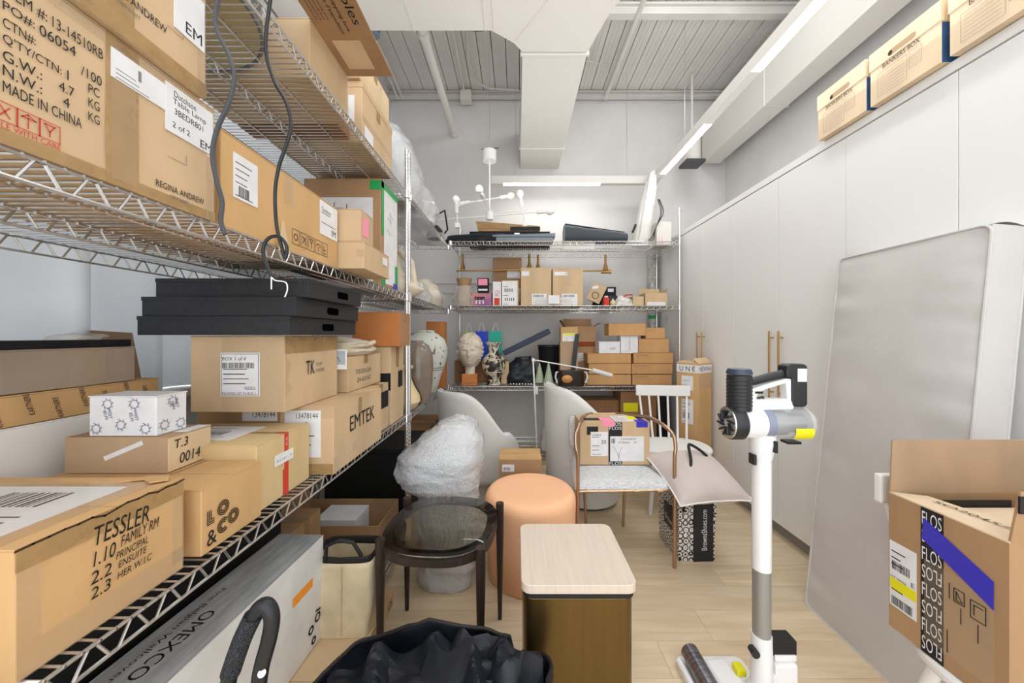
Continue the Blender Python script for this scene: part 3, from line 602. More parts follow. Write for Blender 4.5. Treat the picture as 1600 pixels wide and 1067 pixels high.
tape(b, f, 0, 0, .476, .03, M_tape); tape(b, f, .455, 0, .02, .26, M_clear, 'clear_tape'); tape(b, f, .27, .03, .055, .22, M_tape)
text(f, 'REGINA ANDREW', .26, .068, .125, .015, M_ink, b.r); text(f, 'DETROIT', .295, .052, .04, .007, M_grey, b.r); strokes(f, [[(.385, .088), (.42, .088), (.42, .13)]], .001, M_grey, b.r)
paper(f, .40, .098, .07, .11, b.r, lines=0, words=(('EM', .35, .08, .55, .22),), e=.0026)
b = carton('long carton with handling symbols in the middle of the upper shelf', -1.15, -.722, .875, 1.44, zu, zu+.238, M_card2, seam='y', tape=False)
f = b.R
paper(f, .035, .085, .085, .115, b.r, bars=(.2, .08, .6, .22), lines=6, e=.0022, name='barcode_label'); plate(f, .235, .145, .05, .09, .0003, .0015, M_clear, 'clear_tape', b.r)
paper(f, .435, .105, .125, .125, b.r, lines=3, words=(('IM', .65, .08, .25, .2), ('Dutchson', .1, .7, .5, .12)), name='handwritten_label'); q = MB()
for k in range(5):
    a = .275+k*.044; strokes(f, [rect(a, .028, .036, .048)], .0016, None, None, mb=q)
    strokes(f, [arc(a+.018, .052, .010, 0, 360, 12)] if k == 0 else [[(a+.008, .04), (a+.028, .064)], [(a+.008, .064), (a+.024, .056), (a+.028, .04)]] if k == 1 else [[(a+.008, .068), (a+.028, .068), (a+.018, .052), (a+.008, .068)], [(a+.018, .052), (a+.018, .036)]] if k == 2 else [arc(a+.018, .052, .011, 0, 180, 10)+[(a+.007, .052)], [(a+.018, .052), (a+.018, .036)]] if k == 3 else [[(a+.01, .066), (a+.01, .036), (a+.026, .036)], [(a+.01, .05), (a+.024, .05)]], .0024, None, None, mb=q)
q.build('handling_symbols', M_ink, b.r)
q = MB(); q.prism([(.19, .0), (.235, .0), (.19, .09)], 0, .004); o = q.build('bent_flap', M_card5, b.r); o.matrix_local = Matrix(((0, .15, 1, b.X+.001), (1, 0, 0, -b.Y+.0), (0, 1, 0, .002), (0, 0, 0, 1)))
b = carton('flat open-ended carton overhanging the upper shelf edge', -.95, -.62, 1.45, 1.735, zu+.002, zu+.112, M_card, seam='x', tape=False)
paper(b.R, .20, .055, .055, .035, b.r, lines=3, name='small_label'); tape(b, b.F, .30, .05, .03, .03, M_clear, 'clear_tape')
b = carton('small carton with a pink note, on the flat overhanging carton', -.80, -.636, 1.455, 1.58, zu+.114, zu+.246, M_card, seam='x', tape=False)
plate(b.R, .02, .03, .055, .075, .0003, .0015, M_pink, 'sticky_note', b.r, 'pink sticky note'); plate(b.R, .02, .10, .05, .02, .0003, .0012, M_clear, 'clear_tape', b.r)
b = carton('tall brown box with papers and green tape near the post, upper shelf', -1.19, -.762, 2.0, 2.29, zu, 2.272, M_card6, seam='x', tape=False)
plate(b.F, .0, .0, .385, .5, .0004, .002, M_paper, 'paper_sheet', b.r, 'white paper sheet'); q = MB()
sub = Fr(b.F.pt(0, 0, .002), b.F.u, b.F.v, 1, 1)
for k in range(6): plate(sub, .12+k*.02, .44-k*.004, .1, .002, 0, .0004, None, '', None, mb=q)
strokes(sub, [[(.10, .35), (.10, .47)], [(.17, .40), (.17, .47)], [(.24, .38), (.24, .46)]], .004, None, None, e=.0005, mb=q)
text(sub.rot(), 'DEJONG', .66, .325, .15, .032, None, None, e=.0006, mb=q); q.build('sheet_print', M_ink, b.r)
plate(b.R, .05, .03, .22, .56, .0004, .0018, M_paper, 'paper_sheet', b.r, 'white paper sheet'); strokes(Fr(b.R.pt(0, 0), b.R.u, b.R.v, 1, 1), [[(.11, .42), (.16, .40), (.14, .46), (.19, .43)], [(.1, .35), (.15, .33)]], .004, M_grey, b.r, e=.0024)
for a, v, ww, hh in ((.01, .30, .035, .30), (.01, .565, .27, .035), (.01, .02, .06, .07), (.23, .0, .045, .16)): plate(b.R, a, v, ww, hh, .0019, .0028, M_green, 'green_tape', b.r)
plate(b.F, .37, .545, .06, .05, .0004, .0028, M_green, 'green_tape', b.r); plate(b.R, .2, .0, .07, .05, .0028, .0035, MATS['blue_tape'], 'blue_tape', b.r, 'blue tape end')
o = empty('cloth_sack', 'beige cloth sack sagging over the upper shelf edge behind the post', 'sack', (-.85, 2.46, zu)); q = ring_blob(MB(), [(0, .02, -.02, .12, .10), (.05, .04, 0, .15, .13), (.11, .0, 0, .11, .10), (.2, -.02, 0, .07, .06), (.33, -.02, .01, .05, .04)], n=36, amp=.022, fr=9, seed=4); q.build('fabric', M_cream, o, smooth=True)
q = MB().tube([(.03, .02, .32), (.10, .05, .24), (.12, .06, .1), (.11, .06, .03)], [.02, .03, .03, .02], 10); q.build('strap', M_cream, o, smooth=True)
# power cables hanging from the top shelf
def cable(label, pts, r=.0048):
    P_ = [Vector(p) for p in pts]; out = []
    for i in range(len(P_)-1):
        p0 = P_[max(0, i-1)]; p1 = P_[i]; p2 = P_[i+1]; p3 = P_[min(len(P_)-1, i+2)]
        for k in range(6):
            t = k/6; out.append(.5*((2*p1)+(-p0+p2)*t+(2*p0-5*p1+4*p2-p3)*t*t+(-p0+3*p1-3*p2+p3)*t**3))
    out.append(P_[-1]); return out
Yc = .80
o = empty('power_cable', 'dark cable hanging in front of the stencilled carton', 'cable', (0, 0, 0))
pts = cable('', [P(x, y, Yc) for x, y in ((350, -130), (346, -30), (337, 20), (340, 50), (357, 85), (366, 120), (358, 160), (340, 200), (332, 240), (338, 280), (347, 315), (345, 345), (352, 366))]); MB().tube(pts, .0047, 8).build('sheath', M_rubber, o, smooth=True)
Yc = .93
o = empty('power_cable', 'dark cable ending in a loop and stripped wires below the upper shelf', 'cable', (0, 0, 0))
pts = cable('', [P(x, y, Yc) for x, y in ((424, -120), (424, -20), (416, 50), (417, 90), (430, 130), (447, 160), (455, 195), (448, 225), (436, 260), (430, 300), (432, 350), (440, 385), (446, 403), (448, 385), (438, 371), (424, 370), (414, 380), (412, 400), (424, 432))]); MB().tube(pts, .0044, 8).build('sheath', MATS['black_plastic'], o, smooth=True)
for pl, m in (([(424, 432), (430, 438), (446, 441), (449, 452), (445, 464)], M_white), ([(424, 432), (424, 445), (424, 452)], M_white), ([(424, 432), (440, 434), (458, 432), (470, 443)], M_ink)):
    MB().tube(cable('', [P(x, y, Yc) for x, y in pl]), .0017, 6).build('stripped_wire', m, o, smooth=True)
# ================================================================== LEFT SHELVING: TOP LEVEL
zt = ZT+.004
o = empty('lampshade', 'large grey drum lampshade on the top shelf above the cartons', 'lampshade', (-1.045, 1.0, zt)); M_olive = mat('olive_lining', (196, 186, 148), .8)
MB().lathe([(.275, 0), (.268, .12), (.235, .34)], n=48, cap=False).build('shade', mat('grey_shade', (128, 130, 134), .8), o, smooth=True, solid=.004)
MB().lathe([(.278, -.0), (.278, .012), (.270, .012), (.270, 0), (.278, 0)], n=48, cap=False).build('rim', mat('grey_shade', (128, 130, 134)), o); MB().lathe([(.268, .004), (.268, .008)], n=48).build('lining', M_olive, o)
b = carton('wide open carton with a printed flap sticking out over the aisle, top shelf', -1.25, -.752, 1.30, 1.59, zt, 2.55, M_card, seam='x', tape=False)
q = MB().box(0, .20, -.62, .145, .0, .004); fo = q.build('outer_flap', M_card6, b.r); fo.location = (b.X, 0, b.Z-.004)
ff = Fr((b.X, -.62, b.Z-.0042), (0, 1, 0), (1, 0, 0), .765, .2)
text(ff, 'staples', .30, .138, .20, .042, M_ink, b.r, e=.0005); text(ff, 'shipping box', .38, .108, .15, .018, M_ink, b.r, e=.0005); text(ff, "boite d'expedition", .36, .082, .18, .018, M_ink, b.r, e=.0005)
for k in range(4): text(ff, 'shipping box boite'[:12+k], .38, .062-k*.014, .10, .007, M_ink, b.r, e=.0005)
plate(ff, .57, .03, .15, .11, .0003, .001, M_card5, 'paper_label', b.r, 'cream paper label'); 
b = carton('carton with strapping, top shelf beside the post', -1.2, -.752, 1.74, 2.15, zt, 2.632, M_card, seam='x'); tape(b, b.R, .0, .11, .41, .03, M_clear, 'clear_tape'); tape(b, b.R, .03, .03, .1, .07, M_paper, 'paper_label'); plate(b.F, .38, .10, .03, .13, .0003, .001, M_paper, 'paper_label', b.r); MB().box(-b.X-.002, b.X+.002, -b.Y-.002, b.Y+.002, b.Z-.03, b.Z+.001).build('lid', M_card, b.r, bevel=.001)
b = carton('shallow carton stacked highest near the post, top shelf', -1.15, -.758, 1.72, 2.12, 2.635, 2.79, M_card5, seam='x'); strokes(b.R, [[(.27, .12), (.275, .14)]], .004, M_red, b.r)
b = carton('low dim carton seen through the wires of the top shelf', -1.25, -.80, 1.602, 1.715, zt, 2.42, M_card4, seam='x')
b = carton('pale carton behind the lampshade at the rear of the top shelf', -1.32, -1.28, .4, 1.25, zt, 2.50, M_card5, seam='x', tape=False)
o = empty('wrapped_bundle', 'tall bubble-wrapped bundle behind the shelf post, top shelf', 'bundle', (-.88, 2.62, zt)); q = ring_blob(MB(), [(0, 0, 0, .16, .17), (.12, .01, 0, .19, .19), (.3, 0, 0, .16, .17), (.45, -.02, 0, .13, .14), (.56, -.04, 0, .08, .09), (.6, -.04, 0, .03, .04)], n=48, amp=.028, fr=9, seed=1, sub=6); q.build('bubble_wrap', M_bubble, o, smooth=True); ring_blob(MB(), [(.01, 0, 0, .13, .14), (.3, 0, 0, .12, .13), (.52, -.03, 0, .05, .06)], amp=.02, seed=1).build('wrapped_item', M_heather, o, smooth=True)
o = empty('wrapped_bundle', 'low bubble-wrapped bundle at the far end of the left top shelf', 'bundle', (-.86, 3.05, zt)); q = ring_blob(MB(), [(0, 0, 0, .15, .2), (.1, .01, 0, .17, .22), (.24, 0, 0, .15, .17), (.34, -.02, 0, .08, .1)], n=48, amp=.025, fr=9, seed=2, sub=6); q.build('bubble_wrap', M_bubble, o, smooth=True)
MB().tube([(.12, .1, .1), (.2, .22, .2), (.21, .3, .05), (.18, .3, 0.01)], .008, 8).build('strap', M_ink, o, smooth=True)
o = empty('table_lamp_head', 'dark round lamp head with a clear cover, far end of left top shelf', 'lamp', (-.80, 3.50, zt)); MB().lathe([(.06, 0), (.075, .03), (.07, .09), (.03, .13)], n=28).build('head', M_blkpl, o, smooth=True); MB().lathe([(.085, 0), (.09, .03), (.085, .05)], n=28).build('cover', M_film, o, smooth=True)
# ================================================================== LEFT CORNER UNIT
o = empty('wrapped_bundle', 'bubble-wrapped vase lying on the upper shelf of the corner unit', 'bundle', (-.90, 2.95, zu)); q = ring_blob(MB(), [(0, .02, 0, .15, .24), (.06, .02, 0, .17, .27), (.14, 0, 0, .14, .22), (.21, -.02, 0, .08, .12)], n=48, amp=.028, fr=9, seed=12, sub=6); q.build('bubble_wrap', M_bubble, o, smooth=True)
o = empty('wrapped_basket', 'tan rounded thing in bubble wrap on the corner unit upper shelf', 'bundle', (-.88, 3.38, zu)); q = ring_blob(MB(), [(0, 0, 0, .12, .13), (.08, 0, 0, .15, .15), (.18, 0, 0, .13, .13), (.25, 0, 0, .05, .06)], n=40, amp=.012, fr=12, seed=13, sub=5); q.build('basket', MATS['cream_cloth'], o, smooth=True); q = ring_blob(MB(), [(.0, .03, .0, .14, .15), (.08, .03, 0, .17, .17), (.14, .03, 0, .155, .16)], n=40, amp=.01, fr=14, seed=14, sub=5, top=False, bot=False); q.build('bubble_wrap', M_film, o, smooth=True)
o = tag(MB().lathe([(.05, 0), (.065, .05), (.08, .12), (.085, .16), (.07, .17)], n=24).build('brown_pot', mat('brown_glaze', (118, 100, 90), .4), smooth=True), 'small brown pot at the far end of the corner unit upper shelf', 'pot'); o.location = (-.82, 3.64, zu)
def lathe_thing(name, label, cat, loc, prof, m, n=48, part='body'):
    o = empty(name, label, cat, loc); MB().lathe(prof, n=n).build(part, m, o, smooth=True); return o
o = lathe_thing('speckled_vase', 'big pale speckled urn vase on the corner unit', 'vase', (-.84, 3.30, zm), [(.095, 0), (.10, .01), (.13, .12), (.175, .25), (.195, .34), (.195, .40), (.17, .48), (.11, .53), (.075, .545), (.08, .562), (.068, .565), (.06, .53)], M_speck)
for zz in (.205, .225): MB().lathe([(.1615 if zz == .205 else .1685, zz), (.1645 if zz == .205 else .1715, zz+.003), (.1625 if zz == .205 else .1695, zz+.006)], n=48, cap=False).build('incised_ring', M_grey, o)
lathe_thing('brown_vase', 'tall smooth brown-grey glazed vase in front of the speckled urn', 'vase', (-.782, 2.80, zm), [(.095, 0), (.10, .01), (.118, .15), (.125, .30), (.118, .38), (.09, .44), (.05, .465), (.048, .478), (.038, .478), (.036, .45)], mat('brown_grey_glaze', (132, 118, 106), .22, var=.15, vs=5, coat=.3))
o = lathe_thing('cream_vase', 'cream flared pottery vase with dark rim line, next to the post', 'vase', (-.80, 2.49, zm), [(.07, 0), (.10, .02), (.125, .06), (.12, .10), (.085, .16), (.062, .22), (.062, .28), (.075, .295), (.075, .308), (.058, .31), (.05, .27)], mat('cream_glaze', (224, 202, 160), .4))
MB().tube([(.062+.0, .02, .28), (.064, .02, .22), (.088, .03, .16), (.118, .04, .10), (.122, .05, .06), (.10, .06, .02)], .0035, 8).build('painted_line', M_ink, o, smooth=True)
o = lathe_thing('green_bowl', 'small green glass bowl at the foot of the cream vase', 'bowl', (-.752, 2.415, zm), [(.012, 0), (.02, .01), (.026, .022), (.028, .03), (.023, .03), (.015, .014)], mat('green_glass', (150, 200, 180), .1, coat=.5), 28)
b = carton('brown box behind the speckled urn in the corner', -.90, -.728, 3.545, 3.72, zm, 1.53, card('cardboard_rust', (190, 122, 70)), seam='x')
b = carton('pale small carton stacked at the back of the corner unit', -1.15, -.95, 3.4, 3.7, zm, 1.42, M_card3, seam='x')
# ================================================================== LEFT SHELVING: BOTTOM LEVEL
zl = ZL+.004
b = carton('thin flat carton with printing sticking out under the white wallcovering box', -1.0, -.585, .78, 1.70, zl, zl+.076, M_card, seam='x', tape=False); text(b.T, 'NGVAY', .30, .22, .1, .035, M_ink, b.r); text(b.R, 'US', .84, .02, .05, .03, M_ink, b.r)
b = carton('long white box with black lettering on top lying under the middle shelf', -.98, -.80, .46, 1.44, .203, .598, mat('white_corrugated', (226, 224, 220), .7, var=.05, vs=9), rz=-.05, seam='lid', tape=False, amp=.004)
MB().box(-b.X, b.X, -b.Y, b.Y, b.Z+.0002, b.Z+.0010).build('grey_top_panel', mat('streaky_grey_card', (168, 170, 172), .7, var=.12, vs=8, stretch=(6, 1, 1)), b.r)  # thin streaky sheet, greyer than the white sides
tf = Fr((b.X, b.Y, b.Z+.0010), (0, -1, 0), (1, 0, 0), 2*b.Y, 2*b.X); tf.o = Vector((-b.X, b.Y, b.Z+.001))
text(tf, 'OMEXCO', .40, .072, .21, .036, M_ink, b.r, e=.0005); text(tf, 'Fine Belgian Wallcoverings', .31, .034, .36, .02, M_ink, b.r, e=.0005)
plate(b.R, .80, .24, .11, .032, .0003, .0012, M_orange, 'orange_sticker', b.r, 'orange sticker'); q = MB(); strokes(b.R, [arc(.90, .08, .012, 0, 360, 12), arc(.94, .10, .014, 0, 360, 12), arc(.915, .03, .01, 0, 360, 12), [(.93, .13), (.96, .12)]], .007, None, None, mb=q); q.build('ink_marks', M_ink, b.r)
b = carton('brown carton standing behind the white wallcovering box', -1.25, -1.02, 1.62, 1.86, zl, .50, M_card6, seam='x')
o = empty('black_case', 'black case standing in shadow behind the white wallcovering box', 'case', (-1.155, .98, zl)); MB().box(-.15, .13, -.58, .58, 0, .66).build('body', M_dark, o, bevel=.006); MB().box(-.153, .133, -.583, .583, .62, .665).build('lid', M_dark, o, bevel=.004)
# open carton
def open_box(name, label, x0, x1, y0, y1, z0, z1, m, flaps=(), cat='box', rz=0):
    o = empty(name, label, cat, ((x0+x1)/2, (y0+y1)/2, z0), rz); X, Y, Z, t = (x1-x0)/2, (y1-y0)/2, z1-z0, .004
    MB().box(-X, X, -Y, Y, 0, t).box(-X, -X+t, -Y, Y, t, Z).box(X-t, X, -Y, Y, t, Z).box(-X+t, X-t, -Y, -Y+t, t, Z).box(-X+t, X-t, Y-t, Y, t, Z).build('body', m, o)
    for side, L_, ang in flaps:      # ang 0 = upright, 90 = folded outward, -90 = folded in
        a = math.radians(ang); q = MB()
        if side in 'FB':
            s = -1 if side == 'F' else 1; q.hexa([(-X, s*Y, Z), (X, s*Y, Z), (X, s*(Y-t), Z), (-X, s*(Y-t), Z)], [(p[0], s*(Y+L_*math.sin(a)) + (0 if k < 2 else -s*t*math.cos(a)), Z+L_*math.cos(a)+(0 if k < 2 else t*math.sin(a))) for k, p in enumerate([(-X+.004,), (X-.004,), (X-.004,), (-X+.004,)])])
        else:
            s = -1 if side == 'L' else 1; q.hexa([(s*X, -Y, Z), (s*X, Y, Z), (s*(X-t), Y, Z), (s*(X-t), -Y, Z)], [(s*(X+L_*math.sin(a))+(0 if k < 2 else -s*t*math.cos(a)), yy, Z+L_*math.cos(a)+(0 if k < 2 else t*math.sin(a))) for k, yy in enumerate([-Y+.004, Y-.004, Y-.004, -Y+.004])])
        q.build('flap', m, o)
    o['x'] = X; return o
def keepclean(o): 
    if 'x' in o: del o['x']
    return o
ob = keepclean(open_box('open_carton', 'open brown carton holding a white box, bottom shelf below the middle cartons', -1.28, -.735, 1.90, 2.22, zl, .385, M_card6, flaps=(('L', .12, 10),)))
b = carton('white box lying inside the open carton on the bottom shelf', -1.13, -.90, 2.0, 2.18, zl+.006, .365, M_paper, seam='lid', tape=False)
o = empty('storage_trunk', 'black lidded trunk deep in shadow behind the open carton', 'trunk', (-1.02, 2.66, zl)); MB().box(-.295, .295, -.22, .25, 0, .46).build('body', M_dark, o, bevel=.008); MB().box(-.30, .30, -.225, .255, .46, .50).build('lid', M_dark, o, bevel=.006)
b = carton('dark brown carton under the vases on the bottom shelf of the corner unit', -1.1, -.76, 3.0, 3.6, zl, .60, M_card4, seam='x')
o = empty('blue_bag', 'crumpled dark blue bag on the corner unit behind the bubble wrap', 'bag', (-.97, 2.95, zl)); o.location = (-.93, 2.72, .645-.0); bpy.data.objects.remove(o)
# tote
o = empty('canvas_tote', 'cream canvas tote bag with black rim standing before the open carton', 'bag', (-.705, 1.50, zl+.078))
q = ring_blob(MB(), [(0, 0, 0, .115, .085), (.1, 0, 0, .12, .085), (.2, 0, 0, .122, .08), (.29, 0, 0, .125, .075)], n=48, amp=.010, fr=8, seed=5, pw=8, top=False); q.build('body', M_canvas, o, smooth=True, solid=.003)
q = ring_blob(MB(), [(.285, 0, 0, .120, .070), (.315, 0, 0, .122, .072)], n=48, amp=.010, fr=8, seed=5, pw=8, top=False, bot=False); q.build('rim', M_ink, o, smooth=True, solid=.004)
MB().tube([(-.06, -.07, .30), (-.05, -.08, .36), (0, -.08, .385), (.05, -.07, .37), (.08, -.06, .31)], .008, 8).build('handle', M_ink, o, smooth=True); MB().box(.01, .014, -.096, -.086, .01, .285).build('seam', M_canvas, o)
# ================================================================== BACK SHELVING
S = 3.95/F       # metres per pixel in the front row of the back shelving
zb1, zb2, zb3, zb0 = .849, 1.714, 2.404, .124
def pbox(label, xa, xb, yt, yb, Y, dep, m=None, z0=None, z1=None, **k):
    """carton whose front face spans the measured columns and rows at depth Y"""
    a, b_ = PX(xa, Y), PX(xb, Y); t = PZ(yt, Y) if z1 is None else z1; bt = PZ(yb, Y) if z0 is None else z0
    return carton(label, a, b_, Y, Y+dep, bt, t, m, amp=.001, **k)
M_kraft = card('kraft_card', (204, 158, 108))
# lower level: small shipping boxes
def jun(label, xa, xb, z0, h, txt=True, Y=3.95, dep=.26):
    b = carton(label, PX(xa, Y), PX(xb, Y), Y, Y+dep, z0, z0+h, M_kraft, seam='lid', tape=False, amp=.0008, group='kraft mailer boxes stacked on the back shelf')
    if txt: text(b.F, 'JUNIPER', .07*b.X*2, b.Z*.68, b.X*.62, .016, M_grey, b.r)
    return b
hs = .118
jun('bottom kraft box of the left stack on the back shelf', 917, 986, zb1, hs-.006, False); jun('middle kraft box of the left stack, back shelf', 920, 986, zb1+hs, hs-.004, False); jun('top kraft box of the left stack, below the white boxes', 918, 986, zb1+2*hs, hs-.01, False)
jun('bottom kraft box of the right stack, back shelf', 988, 1050, zb1, hs-.006); jun('second kraft box from the bottom, right stack', 987, 1051, zb1+hs, hs-.004); jun('third kraft box from the bottom, right stack', 990, 1052, zb1+2*hs, hs)
jun('fourth kraft box of the right stack, unprinted', 998, 1045, zb1+3*hs+.002, .15, False, dep=.2); b = jun('small kraft box topping the right stack', 1009, 1039, zb1+3*hs+.155, .12, dep=.16)
b = carton('flat white box on the left kraft stack, back shelf', PX(936, 3.96), PX(969, 3.96), 3.96, 4.18, zb1+3*hs-.008, zb1+3*hs+.122, M_paper, seam='lid', tape=False, amp=.001); text(b.F, 'OXO', .12, .04, .06, .025, M_grey, b.r)
b = carton('upright white box with vertical lettering beside the right stack', PX(970, 3.96), PX(997, 3.96), 3.96, 4.12, zb1+3*hs-.008, zb1+3*hs+.192, M_paper, seam='lid', tape=False, amp=.001); text(b.F.rot(), 'JUNIPER', .02, .09, .15, .012, M_grey, b.r)
b = carton('long narrow kraft box bridging the white boxes and right stack', PX(951, 3.94), PX(1009, 3.94), 3.94, 4.14, zb1+3*hs+.195, zb1+3*hs+.33, M_kraft, seam='lid', tape=False, amp=.001)
b.r.location.z = zb1+3*hs+.187
# middle stack of the lower level
Yb = 4.20
b = carton('brown carton with white papers behind the black strip lamp', PX(877, Yb), PX(931, Yb), Yb, 4.46, zb1, 1.265, M_card6, seam='x', tape=False, amp=.001)
paper(b.F, .05, .05, .09, .22, b.r, lines=0, name='paper_sheet'); paper(b.F, .17, .24, .19, .10, b.r, lines=4, name='paper_sheet'); plate(b.F, .16, .09, .035, .035, .0004, .001, M_red, 'red_sticker', b.r)
b = carton('thin rust-red box lying on the brown carton', PX(880, Yb), PX(933, Yb), Yb-.01, 4.45, 1.267, 1.315, card('cardboard_redbrown', (150, 72, 44)), seam='lid', tape=False, amp=.0005)
ob = keepclean(open_box('open_carton', 'open brown carton with raised flaps on the red-brown box', PX(884, Yb), PX(931, Yb), Yb, 4.44, 1.317, 1.50, M_card6, flaps=(('L', .09, 35), ('B', .1, 15), ('R', .08, 60))))
b = carton('small patterned craft box with yellow and white labels', PX(876, 3.93), PX(903, 3.93), 3.93, 4.035, 1.33, 1.50, card('cardboard_pattern', (196, 160, 110)), seam='x', tape=False, amp=.001)
b.r.location.z = 1.317; paper(b.F, .02, .01, .15, .09, b.r, lines=4); plate(b.F, .03, .075, .13, .02, .0022, .003, M_yel, 'yellow_sticker', b.r)
b2 = MB().box(-.005, .19, -.11, 0, 0, .465); o = empty('grey_box', 'pale grey box under the small patterned box', 'box', (PX(876, 3.93), 4.035, zb1)); b2.build('body', M_card3, o, bevel=.003); MB().box(-.007, .192, -.112, .001, .44, .467).build('lid', M_card3, o)
o = empty('strip_lamp', 'black upright strip leaning on the boxes of the back shelf', 'lamp', (PX(896, 3.88), 3.885, zb1)); q = MB().hexa([(-.045, -.01, .0), (0, -.01, .0), (0, .012, .0), (-.045, .012, .0)], [(.02, -.01, .56), (.065, -.01, .56), (.065, .012, .56), (.02, .012, .56)]); q.build('bar', M_blkpl, o); MB().box(-.05, .005, -.02, .02, 0, .012).build('foot', M_blkpl, o)
o = empty('candle_pot', 'dark oval pot with amber face and clear side handles', 'pot', (PX(891, 3.87)+.0, 4.0-.03, zb1)); o.location.y = 3.822
MB().prism(rrect(-.13, .15, .0, .10, .045, 8), 0, .17).build('body', mat('dark_lacquer', (48, 34, 28), .25), o, smooth=True, bevel=.006)
q = MB().lathe([(.0, -.012), (.035, -.006), (.042, .0)], n=28, cap=False); q.xf(Matrix.Rotation(PI/2, 4, 'X') @ Matrix.Diagonal((1.35, 1, -1, 1))); q.xf(Matrix.Translation((-.04, -.004, .08))); q.build('amber_panel', mat('amber_lacquer', (214, 150, 80), .2), o, smooth=True)
for s in (-.165, .175): MB().tube([(s*.9, .03, .04), (s*.9, -.0, .04), (s, -.0, .10), (s*.95, 0, .15), (s*.85, .03, .15)], .010, 8).build('handle', M_paper, o, smooth=True)
for nm, px, h, yy in (('small pale green cone tree, right of the pair', 857, .255, 3.93), ('small pale green cone tree, left of the pair', 843, .235, 4.02)):
    o = empty('cone_tree', nm, 'ornament', (PX(px, yy), yy, zb1)); MB().lathe([(.03, 0), (.03, .006), (.012, .01), (.012, .025)], n=20).build('base', M_card3, o); MB().lathe([(.062, .02), (.055, .03), (.03, .14), (.004, h)], n=24).build('cone', mat('pale_green', (176, 190, 160), .7, bump=.6, bs=90), o, smooth=True)
# blue tray leaning, black bags, black bin
o = empty('blue_box_lid', 'dark blue flat box leaning diagonally over the black bags', 'box lid', (PX(788, 4.0), 4.0, 1.165)); q = MB().box(0, .58, 0, .30, 0, .055).build('body', mat('navy_board', (38, 50, 74), .5), o, bevel=.003); MB().box(.01, .57, .01, .29, -.004, 0).build('inside', M_ink, o); o.rotation_euler = (0, math.radians(-26), 0)
o = empty('black_bag', 'shiny black bag heaped under the leaning blue box', 'bag', (PX(812, 4.1), 4.1, zb1)); q = ring_blob(MB(), [(0, 0, 0, .17, .13), (.08, 0, 0, .18, .14), (.2, .02, 0, .15, .12), (.30, .05, 0, .09, .07)], n=56, amp=.03, fr=9, seed=21, sub=7); q.build('body', M_blkfab, o, smooth=True)
for k in range(9): MB().lathe([(0.0, 0), (.009, .003), (.011, .01), (.007, .018), (0, .02)], n=12, cap=False).build('bead', M_chrome, o, smooth=True).location = (-.10+k*.032, -.19+.008*math.sin(k*2), .004)
o = empty('waste_bin', 'round black bin behind the small cone trees', 'bin', (PX(858, 4.22), 4.24, zb1)); MB().lathe([(.10, 0), (.13, .42), (.134, .425), (.125, .42), (.098, .01)], n=40, cap=False).lathe([(.1, .004), (.1, .006)], n=40).build('body', M_black, o, smooth=True); MB().lathe([(.134, .41), (.138, .415), (.138, .428), (.134, .43)], n=40, cap=False).build('rim', M_blkpl, o)
# bags on a box
b = pbox('brown box carrying the coloured gift bags', 710, 790, 560, 605, 4.14, .28, M_card4, z0=zb1, z1=1.10, seam='x')
text(b.F, 'FRAGILE', .05, .1, .12, .03, M_ink, b.r)
for px0, px1, mm, lb in ((723, 741, ('lime_paper', (176, 190, 110)), 'lime green gift bag behind the plaster head'), (742, 762, ('royal_blue_paper', (30, 70, 215)), 'royal blue gift bag behind the plaster head'), (764, 784, ('teal_paper', (20, 190, 165)), 'teal gift bag behind the ink-painted vase')):
    Yg = 4.22; a, b_ = PX(px0, Yg), PX(px1, Yg); o = empty('gift_bag', lb, 'bag', ((a+b_)/2, Yg, 1.102)); X = (b_-a)/2
    q = MB().hexa([(-X, 0, 0), (X, 0, 0), (X, .09, 0), (-X, .09, 0)], [(-X*.93, .02, .34), (X*.93, .02, .34), (X*.93, .07, .34), (-X*.93, .07, .34)]); q.f = [f for i, f in enumerate(q.f) if i != 1]; q.build('body', mat(mm[0], mm[1], .5), o, solid=.0015)
    for yy in (.02, .07): MB().tube([(-X*.5, yy, .33), (-X*.15, yy, .43), (0, yy, .445), (X*.15, yy, .43), (X*.5, yy, .33)], .0035, 6).build('handle', M_paper, o, smooth=True)
